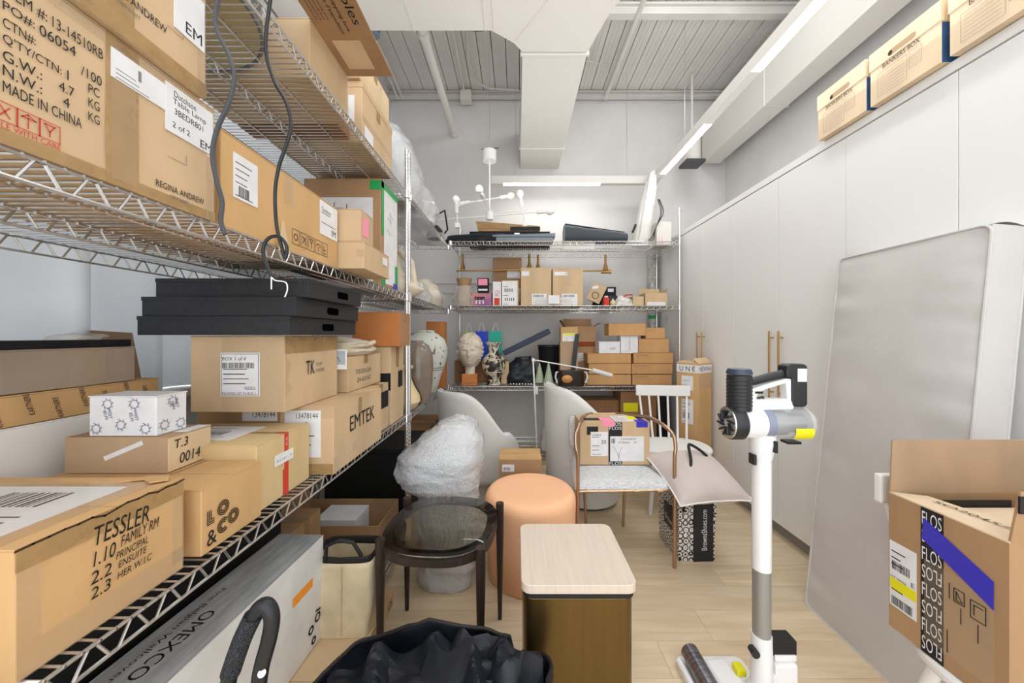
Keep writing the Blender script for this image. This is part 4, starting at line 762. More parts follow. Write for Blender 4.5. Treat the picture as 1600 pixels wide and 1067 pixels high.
# plaster head
o = empty('plaster_head', 'white classical plaster head on a small orange wood block', 'sculpture', (PX(734.5, 3.93), 3.94, zb1)); MB().box(-.083, .083, -.06, .06, 0, .125).build('block', M_block, o, bevel=.002)
def head(u, v):
    ph = PI*v; th = 2*PI*u; z = -math.cos(ph); rr = math.sin(ph)
    x = rr*math.cos(th); y = rr*math.sin(th)          # face towards -Y
    jaw = 1-.34*max(0, -z)**1.3; p = Vector((x*.132*jaw, y*.155*(1-.12*max(0, -z)), z*.19)); f = max(0, -y)
    g = lambda cx, cz, sx, sz: math.exp(-((p.x-cx)/sx)**2-((p.z-cz)/sz)**2)*(1 if y < 0 else 0)
    d = 0
    d += .030*g(0, -.038, .014, .022)+.018*g(0, .0, .010, .035)            # nose
    d += .008*g(.042, .028, .03, .010)+.008*g(-.042, .028, .03, .010)      # brows
    d -= .014*g(.042, .004, .022, .014)+.014*g(-.042, .004, .022, .014)    # sockets
    d += .006*g(.042, .003, .013, .007)+.006*g(-.042, .003, .013, .007)    # eyes
    d += .009*g(0, -.078, .024, .006)+.009*g(0, -.093, .02, .006)-.006*g(0, -.0855, .026, .003)
    d += .010*g(0, -.125, .022, .018)-.005*g(0, -.108, .02, .007)+.004*g(.06, -.04, .03, .03)+.004*g(-.06, -.04, .03, .03)
    p.y -= d
    hz = .085-.5*abs(p.x)+(.0 if y < 0 else -.3)
    if p.z > hz or (y > -.35 and p.z > -.08):
        a = .012+.010*math.sin(p.z*160+noise.noise(p*22)*5+abs(p.x)*120); n_ = Vector((x, y, z*.8)).normalized(); p += n_*a
    if p.z < -.165: p.z = -.165-(p.z+.165)*.2
    return (p.x, p.y, p.z)
q = MB().grid(head, 96, 80, closeu=True); q.v = [v+Vector((0, 0, .125+.245)) for v in q.v]; q.build('head', M_plaster, o, smooth=True, ang=80)
MB().lathe([(.055, .125), (.052, .16), (.06, .24)], n=28).build('neck', M_plaster, o, smooth=True)
for s in (-1, 1): q = MB().lathe([(0, -.01), (.018, -.006), (.022, .0), (.012, .008), (0, .004)], n=16, cap=False); q.xf(Matrix.Translation((s*.128, -.02, .36)) @ Matrix.Rotation(s*PI/2, 4, 'Y') @ Matrix.Diagonal((1.4, .8, 1, 1))); q.build('ear', M_plaster, o, smooth=True)
o = lathe_thing('ink_painted_vase', 'baluster vase painted with dark figures right of the plaster head', 'vase', (PX(771.5, 3.95), 3.96, zb1), [(.075, 0), (.078, .01), (.06, .05), (.062, .075), (.10, .13), (.128, .19), (.13, .24), (.122, .27), (.10, .315), (.06, .345), (.056, .38), (.066, .43), (.092, .462), (.092, .47), (.075, .466), (.05, .40)], M_inkv)
for zz, rr in ((.145, .1105), (.285, .116), (.055, .0625)): MB().lathe([(rr, zz-.004), (rr+.004, zz), (rr, zz+.004)], n=48, cap=False).build('painted_band', mat('cream_glaze', (224, 202, 160)), o, smooth=True)
b = carton('small kraft carton edge right of the painted vase', PX(783, 4.02), PX(795, 4.02), 4.02, 4.12, zb1, 1.10, M_card, seam='x', tape=False)
# upper level of the back shelving
b = pbox('middle kraft carton with white labels, upper back shelf', 814, 861.5, 418, 478, 3.92, .32, M_card, z0=zb2, seam='x', tape=False); tape(b, b.F, .01, .33, .08, .05, M_paper, 'paper_label'); tape(b, b.F, .13, .28, .05, .13, M_clear, 'clear_tape'); b1 = b
paper(b.F, .12, .01, .16, .125, b.r, bars=(.08, .7, .8, .2), lines=5)
b = pbox('right-hand kraft carton with taped top, upper back shelf', 863.5, 911, 419, 478, 3.92, .32, M_card, z0=zb2, seam='x', tape=False); tape(b, b.F, .02, .335, .14, .04, M_paper, 'paper_label'); tape(b, b.F, .13, .23, .08, .17, M_clear, 'clear_tape'); paper(b.F, .10, .01, .17, .125, b.r, bars=(.08, .7, .8, .2), lines=5)
o = empty('clear_bag', 'clear bag with a white card lying before the two kraft cartons', 'bag', (PX(865, 3.875), 3.878, zb2)); q = ring_blob(MB(), [(0, 0, 0, .21, .024), (.05, 0, 0, .19, .022), (.09, 0, 0, .12, .012)], n=40, amp=.01, fr=22, seed=33); q.build('film', M_film, o, smooth=True); MB().box(-.06, .06, -.034, -.031, .02, .11).build('card', M_paper, o)
b = pbox('tall brown carton at the rear of the upper back shelf', 770, 815, 403, 470, 4.28, .16, M_card6, z0=zb2, seam='x'); paper(b.F, .17, .08, .16, .16, b.r, lines=4, name='paper_sheet'); paper(b.F, .17, .36, .16, .1, b.r, lines=2, name='paper_sheet')
b = pbox('white box with orange letters beside the purple box', 770, 783, 440, 478, 3.93, .2, M_paper, z0=zb2, seam='lid', tape=False); text(b.F.rotu(), 'FO', .11, .02, .06, .045, M_red, b.r); plate(b.F, .015, .01, .06, .08, .0003, .001, M_red, 'red_sticker', b.r)
b = pbox('upright box with a big white shipping label, upper back shelf', 784, 810, 438, 478, 3.92, .2, M_card, z0=zb2, seam='x', tape=False); paper(b.F, .003, .003, .165, .27, b.r, bars=(.15, .56, .7, .14), lines=5, words=(('IIIII', .2, .2, .6, .12),))
b = pbox('purple and orange light bulb box on the upper back shelf', 737, 768, 458, 478, 3.92, .16, mat('purple_print', (120, 60, 150), .4, col2=(235, 150, 110), vs=4), z0=zb2, seam='lid', tape=False)
for k in range(3): strokes(b.F, [arc(.05+k*.038, .085, .014, 0, 360, 14)], .012, M_paper, b.r, name='bulb_print'); strokes(b.F, [[(.05+k*.038, .06), (.05+k*.038, .03)]], .014, M_paper, b.r, name='bulb_print')
b = carton('small black box with pink print on the bulb box', PX(746, 3.95), PX(763, 3.95), 3.95, 4.06, 1.861, 2.02, M_black, seam='lid', tape=False); plate(b.F, .01, .08, .1, .07, .0003, .001, M_pink, 'pink_print', b.r); plate(b.F, .01, .02, .1, .02, .0003, .001, M_paper, 'white_print', b.r)
b.r.location.z = PZ(457, 3.92)+.004
o = lathe_thing('wrapped_vase', 'brown flared vase standing in bubble wrap, left of the upper back shelf', 'vase', (PX(725, 4.0), 4.02, zb2), [(.07, 0), (.09, .05), (.095, .12), (.07, .20), (.065, .24), (.09, .31), (.085, .312), (.055, .25)], M_card6)
q = ring_blob(MB(), [(0, 0, 0, .13, .13), (.08, 0, 0, .14, .135), (.17, 0, 0, .10, .10), (.23, 0, 0, .085, .085)], n=44, amp=.018, fr=12, seed=34, top=False, bot=False); q.build('bubble_wrap', M_film, o, smooth=True)
o = empty('gift_box', 'black box with kraft front tipped on its corner, upper back shelf', 'box', (PX(926, 3.98), 3.98, zb2+.058)); MB().box(-.075, .075, 0, .16, 0, .2).build('body', M_black, o, bevel=.003); MB().box(-.076, .076, -.008, 0, -.001, .2).build('front', M_card, o, bevel=.001)
strokes(Fr((-.075, -.008, 0), (1, 0, 0), (0, 0, 1), .15, .2), [arc(.075, .07, .035, 0, 360, 20)], .007, M_ink, o, e=.001); strokes(Fr((-.075, -.008, 0), (1, 0, 0), (0, 0, 1), .15, .2), [[(.02, .14), (.05, .16)]], .03, M_paper, o, e=.001); o.rotation_euler = (0, math.radians(26), math.radians(-18))
o = empty('spray_can', 'small red can with white cap among the clutter', 'can', (PX(947, 3.9), 3.9, zb2)); MB().lathe([(.033, 0), (.033, .085), (.026, .092)], n=24).build('body', M_red, o, smooth=True); MB().lathe([(.02, .092), (.02, .108)], n=20).build('cap', M_paper, o, smooth=True)
o = empty('camera_bag', 'black lumpy bag behind the red can', 'bag', (PX(948, 4.12), 4.14, zb2)); q = ring_blob(MB(), [(0, 0, 0, .16, .11), (.07, 0, 0, .15, .10), (.13, .02, 0, .10, .07)], n=40, amp=.02, fr=14, seed=36); q.build('body', M_blkfab, o, smooth=True)
o = empty('tape_dispenser', 'black holder standing above the clutter, upper back shelf', 'holder', (PX(962, 4.1), 4.3, zb2)); MB().box(-.06, .06, 0, .07, 0, .26).build('body', M_black, o, bevel=.004); MB().box(-.04, .03, -.004, 0, .2, .24).build('label', M_paper, o)
o = empty('yellow_toy', 'small pale yellow ball beside the red can', 'ornament', (PX(958, 3.88), 3.89, zb2)); MB().lathe([(0, 0), (.02, .004), (.03, .02), (.03, .04), (.018, .056), (0, .06)], n=24, cap=False).build('body', mat('pale_yellow', (225, 218, 160), .4), o, smooth=True); MB().cyl((0, 0, .06), (0, 0, .075), .01).build('knob', M_paper, o)
o = empty('plastic_bag', 'crumpled clear and white bag right of the red can', 'bag', (PX(975, 3.95), 3.97, zb2)); q = ring_blob(MB(), [(0, 0, 0, .12, .07), (.06, 0, 0, .10, .06), (.11, -.02, 0, .04, .03)], n=40, amp=.02, fr=16, seed=37); q.build('film', mat('milky_film', (212, 208, 204), .3, bump=.4, bs=60), o, smooth=True); MB().tube([(-.02, -.02, .1), (.03, -.03, .125), (.10, 0, .13)], .008, 8).build('red_clip', M_red, o, smooth=True)
ob = keepclean(open_box('open_carton', 'open kraft carton at the right end of the upper back shelf', PX(1008, 3.98), PX(1042, 3.98), 3.98, 4.18, zb2, zb2+.15, M_card, flaps=(('B', .07, 10), ('R', .05, 15)))); MB().box(-.10, .10, -.105, -.101, .0, .05).build('white_label', M_paper, ob)
b = pbox('small low kraft carton left of the open one', 989, 1006, 463, 478, 3.93, .12, M_card, z0=zb2, seam='x', tape=False)
# brass light bars hooked on the rear rail
for x0, x1, xm, z_, lb in ((PX(713, 4.24), PX(828, 4.24), (PX(723, 4.24), PX(835, 4.24)-.06), 2.155, 'brass picture light bar hooked under the top shelf at left'), (PX(836, 4.24), PX(955, 4.24), (PX(838, 4.24)+.02, PX(946, 4.24)), 2.145, 'brass picture light bar hooked under the top shelf at right')):
    o = empty('brass_light_bar', lb, 'light bar', (x0, 4.24, z_)); MB().cyl((0, 0, 0), (x1-x0, 0, .015), .009, n=14).build('bar', M_brass, o, smooth=True)
    for x in xm: MB().lathe([(.035, .02), (.014, .10), (.014, .2)], x-x0, 0, 18).build('cone_mount', M_brass, o, smooth=True)
    MB().cyl((x1-x0-.12, 0, -.004), (x1-x0, 0, -.004), .018, n=16).build('end_cap', M_brass, o, smooth=True)
# top level
o = empty('black_garment_bag', 'long black folded bag on the left of the top back shelf', 'bag', (PX(752, 3.9), 4.0, zb3)); q = ring_blob(MB(), [(0, 0, 0, .38, .10), (.03, 0, 0, .41, .12), (.085, -.01, 0, .38, .10), (.11, .02, 0, .25, .06)], n=60, amp=.014, fr=6, seed=41, pw=4); q.build('body', M_blkfab, o, smooth=True)
MB().box(-.03, .05, -.135, -.118, -.09, .04).build('hanging_strap', M_ink, o)
o = empty('wood_plank', 'raw wooden board resting on the black folded bag', 'board', (-.10, 4.22, zb3+.192)); 
q = MB().hexa([(-.35, -.08, .0), (.36, -.08, .0), (.36, .10, .0), (-.35, .10, .0)], [(-.38, -.08, .12), (.36, -.08, .06), (.36, .10, .06), (-.38, .10, .12)]); q.build('board', mat('raw_pine', (190, 150, 104), .7, var=.15, vs=5, stretch=(1, 14, 14)), o, bevel=.002); MB().box(.02, .365, -.085, -.08, .005, .05).build('tape', M_ink, o)
o = empty('black_case', 'slim black case under the wooden board', 'case', (PX(790, 4.05), 4.13, zb3)); o.location = (-.05, 4.12, zb3+.115); MB().box(-.55, .38, -.04, .09, 0, .19).build('body', M_black, o, bevel=.004); MB().box(-.03, .03, -.045, -.04, .15, .17).build('latch', M_chrome, o); o.location = (.0, 4.18, zb3)
o.scale = (1, 1, 1)
o = empty('acoustic_panel', 'stack of grey ribbed panels on the middle of the top back shelf', 'panel', (PX(817, 3.9), 3.98, zb3)); MB().box(-.29, .33, -.10, .03, 0, .055).build('lower_panel', mat('grey_foam', (138, 146, 152), .7, bump=.6, bs=40), o, bevel=.004); MB().hexa([(-.33, -.11, .056), (.35, -.11, .056), (.35, .03, .056), (-.33, .03, .056)], [(-.33, -.11, .075), (.35, -.11, .095), (.35, .03, .095), (-.33, .03, .075)]).build('upper_panel', mat('blue_grey_foam', (128, 140, 152), .6), o, bevel=.003)
o = empty('folded_felt', 'folded charcoal grey felt roll on the right of the top back shelf', 'textile', (PX(931, 3.92), 4.0, zb3)); MF = mat('charcoal_felt', (74, 80, 86), .95, bump=.2, bs=150, sheen=.3)
def felt(u, v):
    a = 2*PI*u; t = v; wv = .105*(1-.45*t); return ((v-.5)*.68, .12*math.cos(a), .004+wv+wv*math.copysign(abs(math.sin(a))**.7, math.sin(a))+.006*noise.noise(Vector((u*4, v*7, 1))))
q = MB().grid(felt, 40, 30, closeu=True); q.f.append(tuple(range(40))); q.f.append(tuple(len(q.v)-40+k for k in range(40))[::-1]); q.build('felt', MF, o, smooth=True)
MB().grid(lambda u, v: ((v-.5)*.66, .06*math.cos(PI*u), .218-.092*v+.008*math.sin(PI*u)), 12, 12).build('pale_fold', mat('pale_felt', (178, 182, 178), .95), o, smooth=True, solid=.004)
o = empty('blueprint_wrap', 'flat printed plastic bag under the grey felt roll', 'bag', (PX(905, 3.85), 3.865, zb3)); 
q = MB().grid(lambda u, v: ((u-.5)*.35, -.02*v, .002-.10*v+.006*noise.noise(Vector((u*5, v*5, 3)))), 16, 8); q.v = [Vector((v.x, v.y-.008, v.z)) for v in q.v]; q.build('film', M_film, o, smooth=True, solid=.0015)
# white tubes bundle
o = empty('blind_bundle', 'bundle of wrapped white slats leaning upright on the top back shelf', 'bundle', (PX(1000, 4.0), 4.0, zb3))
for k, (xb, xt, h, r) in enumerate(((0, .13, .80, .020), (.04, .16, .83, .022), (.075, .19, .80, .018), (-.03, .10, .72, .016), (.10, .20, .76, .016), (.12, .215, .70, .012))):
    MB().tube([(xb, .02*k, .0), (xt, .02*k, h)], r, 10).build('slat', M_white, o, smooth=True)
q = MB().tube([(.02, .05, .0), (.04, .05, .1), (.09, .05, .45), (.145, .05, .84)], [.11, .10, .075, .03], 18); q.v = [v+Vector((noise.noise(v*14), noise.noise(v*15), 0))*.012 for v in q.v]; q.build('plastic_film', M_film, o, smooth=True)
for k in range(3): MB().tube(cable('', [(.19+.01*k, -.02, .5), (.22+.015*k, -.03, .35), (.16, -.04, .18), (.10+.02*k, -.04, .06), (-.02+.05*k, -.04, .02)]), .004, 6).build('cord', M_ink, o, smooth=True)
MB().tube([(-.09, -.02, .13), (-.055, -.02, .22)], .012, 10).build('cord_grip', M_ink, o, smooth=True)
b = carton('pale box with faint red marks at the right end of the top back shelf', PX(1026, 4.0), PX(1049, 4.0), 4.0, 4.3, zb3, 2.66, mat('off_white_card', (226, 222, 216), .7), seam='lid', tape=False)
strokes(b.F, [[(.03, .01), (.03, .10)], [(.06, .01), (.06, .08)]], .006, M_pink, b.r)
o = empty('patterned_roll', 'tall roll with grey flecked wrapping behind the right front post', 'roll', (PX(1047, 3.90)+.0, 4.56, 0)); o.location = (1.785-.07, 4.535, .0)
o = o; MB().lathe([(.055, .0), (.055, 2.55)], n=24).build('roll', mat('flecked_paper', (222, 220, 214), .6, col2=(150, 150, 146), vs=26), o, smooth=True); MB().lathe([(.056, 1.60), (.0565, 1.605), (.0565, 1.64), (.056, 1.645)], n=24, cap=False).build('green_band', M_green, o, smooth=True)
# bottom level and floor behind the chairs
b = carton('dark brown carton with a yellow label on the bottom back shelf', PX(969, 4.0), PX(1025, 4.0), 3.98, 4.3, zb0, .765, M_card4, seam='x'); plate(b.F, .03, .42, .16, .1, .0003, .001, M_yel, 'yellow_sticker', b.r, 'yellow label')
b = carton('wide dark carton low on the bottom back shelf', PX(905, 4.05), PX(967, 4.05), 4.05, 4.35, zb0, .66, M_card4, seam='x')
b = carton('black carton behind the white spindle chair', PX(1027, 4.0), PX(1046, 4.0), 4.0, 4.3, zb0, .70, M_black, seam='lid', tape=False)
o = empty('clear_sheet', 'crumpled clear plastic sheet on the bottom back shelf', 'plastic sheet', (.42, 4.05, zb0)); q = ring_blob(MB(), [(0, 0, 0, .16, .10), (.15, 0, 0, .15, .10), (.33, 0, 0, .08, .06), (.4, 0, 0, .03, .03)], n=40, amp=.04, fr=8, seed=51); q.build('film', mat('milky_film', (212, 208, 204)), o, smooth=True)
# chandelier
oy = 3.45; o = empty('branching_chandelier', 'white branching chandelier with bare round bulbs hanging above the back shelf', 'chandelier', tuple(P(765, 336, oy)))
base = P(765, 336, oy); G = lambda x, y, dy=0: P(x, y, oy+dy)-base
M_bulb = mat('opal_bulb', (250, 249, 246), .15, coat=.4)
q = MB().lathe([(.02, -.05), (.034, -.045), (.036, .03), (.015, .045)], n=20); q.build('hub', M_white, o, smooth=True)
c = G(765, 252); MB().tube([(0, 0, .04), (c.x, 0, c.z)], .0075, 10).build('stem', M_white, o, smooth=True); MB().lathe([(.065, c.z), (.065, c.z+.10), (.02, c.z+.11)], c.x, 0, 24).build('canopy', M_white, o, smooth=True); MB().tube([(c.x-.08, 0, c.z+.115), (c.x+.09, 0, c.z+.13)], .004, 6).build('bracket', M_blkpl, o); MB().tube([(c.x, 0, c.z+.1), (c.x+.0, 0, 4.44-base.z)], .0025, 6).build('hanging_cable', M_chrome, o)
def bulb(c, d, par, r=.034):
    d = Vector(d).normalized(); R = d.to_track_quat('Z', 'Y').to_matrix().to_4x4(); T = Matrix.Translation(c) @ R
    s = MB().lathe([(.016, -.07), (.018, -.065), (.018, 0), (.014, .004)], n=16).xf(T).build('socket', M_white, par, smooth=True)
    MB().lathe([(.012, 0), (.015, .015), (r, .045), (r*1.05, .062), (r*.85, .085), (r*.4, .099), (0.001, .102)], n=20, cap=False).xf(T).build('bulb', M_bulb, s, smooth=True)
for (a, b_, dy0, dy1) in (((674, 344), (850, 331), -.05, .05), ((765, 330), (752, 302), 0, -.25), ((726, 317), (790, 307), -.1, .12), ((713, 322), (715, 352), -.12, -.12), ((814, 312), (820, 350), .1, .1)):
    A, B_ = G(*a, dy0), G(*b_, dy1); arm = MB().tube([A, B_], .0055, 8).build('arm', M_white, o, smooth=True)
    d = (B_-A).normalized()
    if a[0] == 674: bulb(A, -d, arm); bulb(B_, d, arm)
    elif a[0] == 765: bulb(B_, d, arm)
    elif a[0] == 726: bulb(B_, d, arm); MB().cyl(A-d*.06, A+d*.05, .017).build('socket', M_white, arm, smooth=True)
    else: bulb(A, -d, arm); MB().box(B_.x-.022, B_.x+.022, B_.y-.022, B_.y+.022, B_.z-.025, B_.z+.02).build('end_block', M_white, arm, bevel=.003)
MB().tube([G(713, 322, -.12), G(726, 317, -.1)], .02, 12).build('joint', M_white, o, smooth=True); MB().tube([G(765, 336), G(752, 315, -.1), G(740, 314, -.1)], .005, 8).build('arm', M_white, o, smooth=True); MB().tube([G(765, 336), G(800, 330, .08), G(817, 331, .1)], .005, 8).build('arm', M_white, o, smooth=True)
# ================================================================== FILE BOXES ON THE CABINETS
def filebox(label, y0, y1, x0=1.762, z0=2.533, tx=True):
    o = empty('file_box', label, 'file box', (x0, (y0+y1)/2, z0), group='cream cardboard file boxes on top of the cabinets'); Y = (y1-y0)/2; Zb = .258; D = .39
    q = MB(); 
    MB().box(0, .003, -Y+.003, Y-.003, 0, Zb-.02).box(D-.003, D, -Y+.003, Y-.003, 0, Zb-.02).box(.003, D-.003, -Y+.003, -Y+.006, 0, Zb-.02).box(.003, D-.003, Y-.006, Y-.003, 0, Zb-.02).box(.003, D-.003, -Y+.006, Y-.006, 0, .004).build('body', M_bank, o)
    MB().box(-.004, D+.004, -Y, Y, Zb-.004, Zb).box(-.004, -.001, -Y, Y, Zb-.085, Zb-.004).box(D+.001, D+.004, -Y, Y, Zb-.085, Zb-.004).box(-.001, D+.001, -Y, -Y+.003, Zb-.085, Zb-.004).box(-.001, D+.001, Y-.003, Y, Zb-.085, Zb-.004).build('lid', M_bank, o)
    fr = Fr((-.004, Y, 0), (0, -1, 0), (0, 0, 1), 2*Y, Zb); pl = rrect(Y-.06, Y+.06, Zb-.075, Zb-.048, .0134, 6); n = len(pl)
    q = MB().add([fr.pt(a, v, .0006) for a, v in pl], [tuple(range(n))]); h = q.build('handle_hole', M_card3, o)
    q = MB().add([fr.pt(a, v, .0010) for a, v in rrect(Y-.060, Y-.040, Zb-.075, Zb-.052, .01, 4)], [tuple(range(20))]); q.build('hole_edge', M_inner, h)
    text(fr, 'BANKERS BOX', Y-.085, Zb-.112, .16, .022, M_ink, o, e=.0008)
    f2 = Fr(fr.pt(0, 0, -.003), fr.u, fr.v, 2*Y, Zb); L = [rect(.04, .025, .13, .11), rect(.18, .06, .05, .075)]+[[(.05, .04+k*.016), (.16, .04+k*.016)] for k in range(6)]+[[(.185, .07+k*.012), (.225, .07+k*.012)] for k in range(5)]
    strokes(f2, L, .0011, M_grey, o, e=.0006, name='form_print')
    MB().box(.004, .012, -Y+.0022, -Y+.003, .0, Zb-.09).box(.012, .10, -Y+.0022, -Y+.003, 0, Zb-.09).build('blue_side_print', mat('file_blue', (50, 90, 140), .6), o)
    return o
filebox('farthest of the cream file boxes on the cabinets', 1.808, 2.10); filebox('second cream file box from the back wall end, higher lid', 1.487, 1.79, z0=2.533); filebox('third cream file box, cut by the top right of the photo', 1.155, 1.462)
o = empty('blue_folder', 'blue folder corner on top of the third file box', 'folder', (1.84, 1.25, 2.795)); MB().box(-.05, .22, -.1, .1, 0, .012).build('folder', mat('file_blue', (50, 90, 140)), o); MB().box(-.045, .21, -.09, .09, .012, .018).build('sheets', M_paper, o)
# ================================================================== FLOOR: FURNITURE
def shell_chair(label, cx, cy, face, rb, zlow, zhigh, r=.33):
    o = empty('swivel_chair', label, 'chair', (cx, cy, 0), face)
    MB().lathe([(rb-.02, 0), (rb-.02, .012), (rb-.03, .02)], n=48).build('plinth', M_dark, o, smooth=True)
    MB().lathe([(rb, .018), (rb+.01, .03), (rb+.02, .22), (rb+.02, .34)], n=56).build('base', M_boucle, o, smooth=True)
    MB().lathe([(.0, .34), (r-.06, .34), (r-.045, .36), (r-.045, .42), (r-.07, .445), (.001, .455)], n=56, cap=False).build('seat_cushion', M_boucle, o, smooth=True)
    # shell: back towards local -X, open front at +X
    def sh(u, v):
        a = math.radians(52)+u*math.radians(256); back = .5-.5*math.cos(2*PI*u) if False else max(0, -math.cos(a))
        top = zlow+(zhigh-zlow)*(.5-.5*math.cos(PI*min(1, max(0, (back+.25)/1.15)))); e = min(1, min(u, 1-u)*9); top = .40+(top-.40)*(e**.6)
        z = .20+(top-.20)*v; rr = r*(.96+.06*v); return (rr*math.cos(a), rr*math.sin(a), z)
    MB().grid(sh, 56, 14).build('shell', M_boucle, o, smooth=True, solid=.045).modifiers.new('bevel', 'BEVEL').width = .016
    pts = [sh(k/40, 1) for k in range(41)]; MB().tube([(p[0]*1.005, p[1]*1.005, p[2]+.004) for p in pts], .006, 6).build('piping', M_boucle, o, smooth=True)
    return o
shell_chair('white rounded swivel chair standing right behind the peach stool', .60, 3.08, math.radians(12), .25, .72, .975, r=.34)
shell_chair('white rounded swivel chair half hidden by the bubble-wrapped stool', -.335, 3.18, math.radians(40), .25, .55, .93, r=.335)
# peach stool
o = empty('round_stool', 'round peach plastic drum stool with a dished top', 'stool', (.078, 2.13, 0)); prof = [(.235, .0), (.245, .006), (.258, .20), (.268, .40)]
for k in range(9): a = PI/2*k/8; prof.append((.268-.045*(1-math.cos(a)), .43+.06*math.sin(a)))
prof += [(.18, .4935), (.1, .488), (.001, .486)]
MB().lathe(prof, n=72, cap=False).build('body', M_peach, o, smooth=True, ang=60); MB().lathe([(.22, .0), (.22, .004)], n=48).build('foot_ring', M_peach, o)
# brass pedestal with oak top
o = empty('pedestal_table', 'small bronze pedestal side table with a pale oak top', 'side table', (.196, 1.301, 0)); pl = rrect(-.183, .183, -.183, .183, .032, 8)
MB().prism(pl, .590, .618).build('top', M_oaktop, o, smooth=True, bevel=.002); MB().prism(rrect(-.177, .177, -.177, .177, .03, 8), .572, .590).build('shadow_gap', M_ink, o, smooth=True)
MB().prism(rrect(-.175, .172, -.175, .175, .03, 8), .012, .572).build('body', M_bronze, o, smooth=True, bevel=.003); MB().prism(rrect(-.165, .162, -.165, .165, .03, 8), 0, .012).build('plinth', M_ink, o)
# glass table
o = empty('glass_side_table', 'low side table with smoked glass tray top on four dark wooden legs', 'side table', (-.335, 1.605, 0)); legs = [(-.555, 1.4525), (-.142, 1.396), (-.085, 1.766), (-.56, 1.823)]
for x, y in legs: MB().tube([(x+.335, y-1.605, 0), (x+.335, y-1.605, .01), (x+.335, y-1.605, .40), (x+.335, y-1.605, .572)], [.009, .010, .018, .0195], 16).build('leg', M_darkw, o, smooth=True)
def gt(s, z, n=48):
    R = []
    for k in range(n):
        a = 2*PI*k/n; ca, sa = math.cos(a), math.sin(a); pw = 2.7; x = .238*s*math.copysign(abs(ca)**(2/pw), ca); y = .252*s*math.copysign(abs(sa)**(2/pw), sa); t = math.radians(-5); R.append((x*math.cos(t)-y*math.sin(t), x*math.sin(t)+y*math.cos(t)+.012, z))
    return R
q = MB(); n = 48; L_ = [gt(.70, .530), gt(.98, .532), gt(1.0, .536), gt(1.0, .556), gt(.985, .558)]; q.v = [Vector(p) for R in L_ for p in R]
for i in range(len(L_)-1):
    for k in range(n): q.f.append((i*n+k, i*n+(k+1) % n, (i+1)*n+(k+1) % n, (i+1)*n+k))
q.f.append(tuple(range(n))[::-1]); q.f.append(tuple(len(q.v)-n+k for k in range(n))); q.build('glass_top', M_glass, o, smooth=True, ang=50)
q = MB(); L_ = [gt(.80, .512), gt(1.005, .512), gt(1.005, .541), gt(.80, .529)]; q.v = [Vector(p) for R in L_ for p in R]
for i in range(4):
    for k in range(n): q.f.append((i*n+k, i*n+(k+1) % n, ((i+1) % 4)*n+(k+1) % n, ((i+1) % 4)*n+k))
q.build('frame', M_darkw, o, smooth=True, ang=40)
# bubble wrapped stool
o = empty('wrapped_stool', 'tall thing thickly wrapped in bubble wrap, wider at the top', 'wrapped furniture', (-.40, 2.08, 0)); q = ring_blob(MB(), [(0, .0, .0, .165, .15), (.12, .0, 0, .178, .16), (.36, .01, 0, .175, .16), (.50, 0, 0, .17, .155), (.56, -.035, 0, .225, .175), (.62, -.05, 0, .25, .19), (.70, -.03, 0, .24, .19), (.80, .02, .0, .19, .16), (.88, .05, .01, .12, .11), (.93, .07, .02, .04, .04)], n=110, amp=.016, fr=6, seed=61, sub=10)
for i, v in enumerate(q.v): q.v[i] = v+Vector((noise.noise(v*60), noise.noise(v*60+Vector((5, 5, 5))), noise.noise(v*60+Vector((9, 1, 5)))))*.006+Vector((v.x, v.y, 0))*(.05*math.sin(v.z*55+v.x*9)*max(0, min(1, (.6-v.z)*5)))
q.build('bubble_wrap', M_bubble, o, smooth=True, ang=80); ring_blob(MB(), [(0, .0, .0, .14, .125), (.36, .01, 0, .15, .135), (.52, 0, 0, .145, .13), (.58, -.045, 0, .20, .15), (.70, -.03, 0, .205, .155), (.84, .03, .0, .12, .10), (.89, .06, .01, .04, .04)], n=60, amp=.02, fr=5, seed=62).build('wrapped_item', M_heather, o, smooth=True)
# box behind the stool
b = carton('carton with white label between the peach stool and the white chairs', -.125, .172, 2.50, 2.74, 0, .532, M_card6, seam='x', tape=False); b.body.data.materials[0] = M_card6
paper(b.F, .02, .445, .085, .05, b.r, lines=3, bars=(.1, .2, .7, .4)); text(b.T, 'this side up', .05, .12, .14, .02, M_grey, b.r)
for fo in b.r.children:
    if fo.name.startswith('flap'): fo.data.materials[0] = M_card2
# floor lamp
o = empty('floor_lamp', 'thin white adjustable arm floor lamp before the back shelving', 'floor lamp', (PX(841, 3.5), 3.5, 0)); top = P(833, 562, 3.5)-Vector(o.location); q = MB().lathe([(.11, 0), (.115, .006), (.11, .014)], n=36); q.build('base', M_white, o, smooth=True)
MB().tube([(0, 0, .012), (top.x, 0, top.z)], .0085, 10).build('pole', M_white, o, smooth=True); e1 = P(925, 578, 3.5)-Vector(o.location); e2 = P(956, 587, 3.5)-Vector(o.location)
MB().tube([top, e1], .006, 10).build('arm', M_white, o, smooth=True); MB().tube([e1, e2], .022, 16).build('shade', M_off, o, smooth=True); MB().lathe([(.014, top.z-.02), (.014, top.z+.015)], top.x, 0, 16).build('joint', M_white, o, smooth=True); MB().cyl((top.x*.35, 0, .9), (top.x*.3, 0, .82), .014).build('clamp', M_white, o, smooth=True)
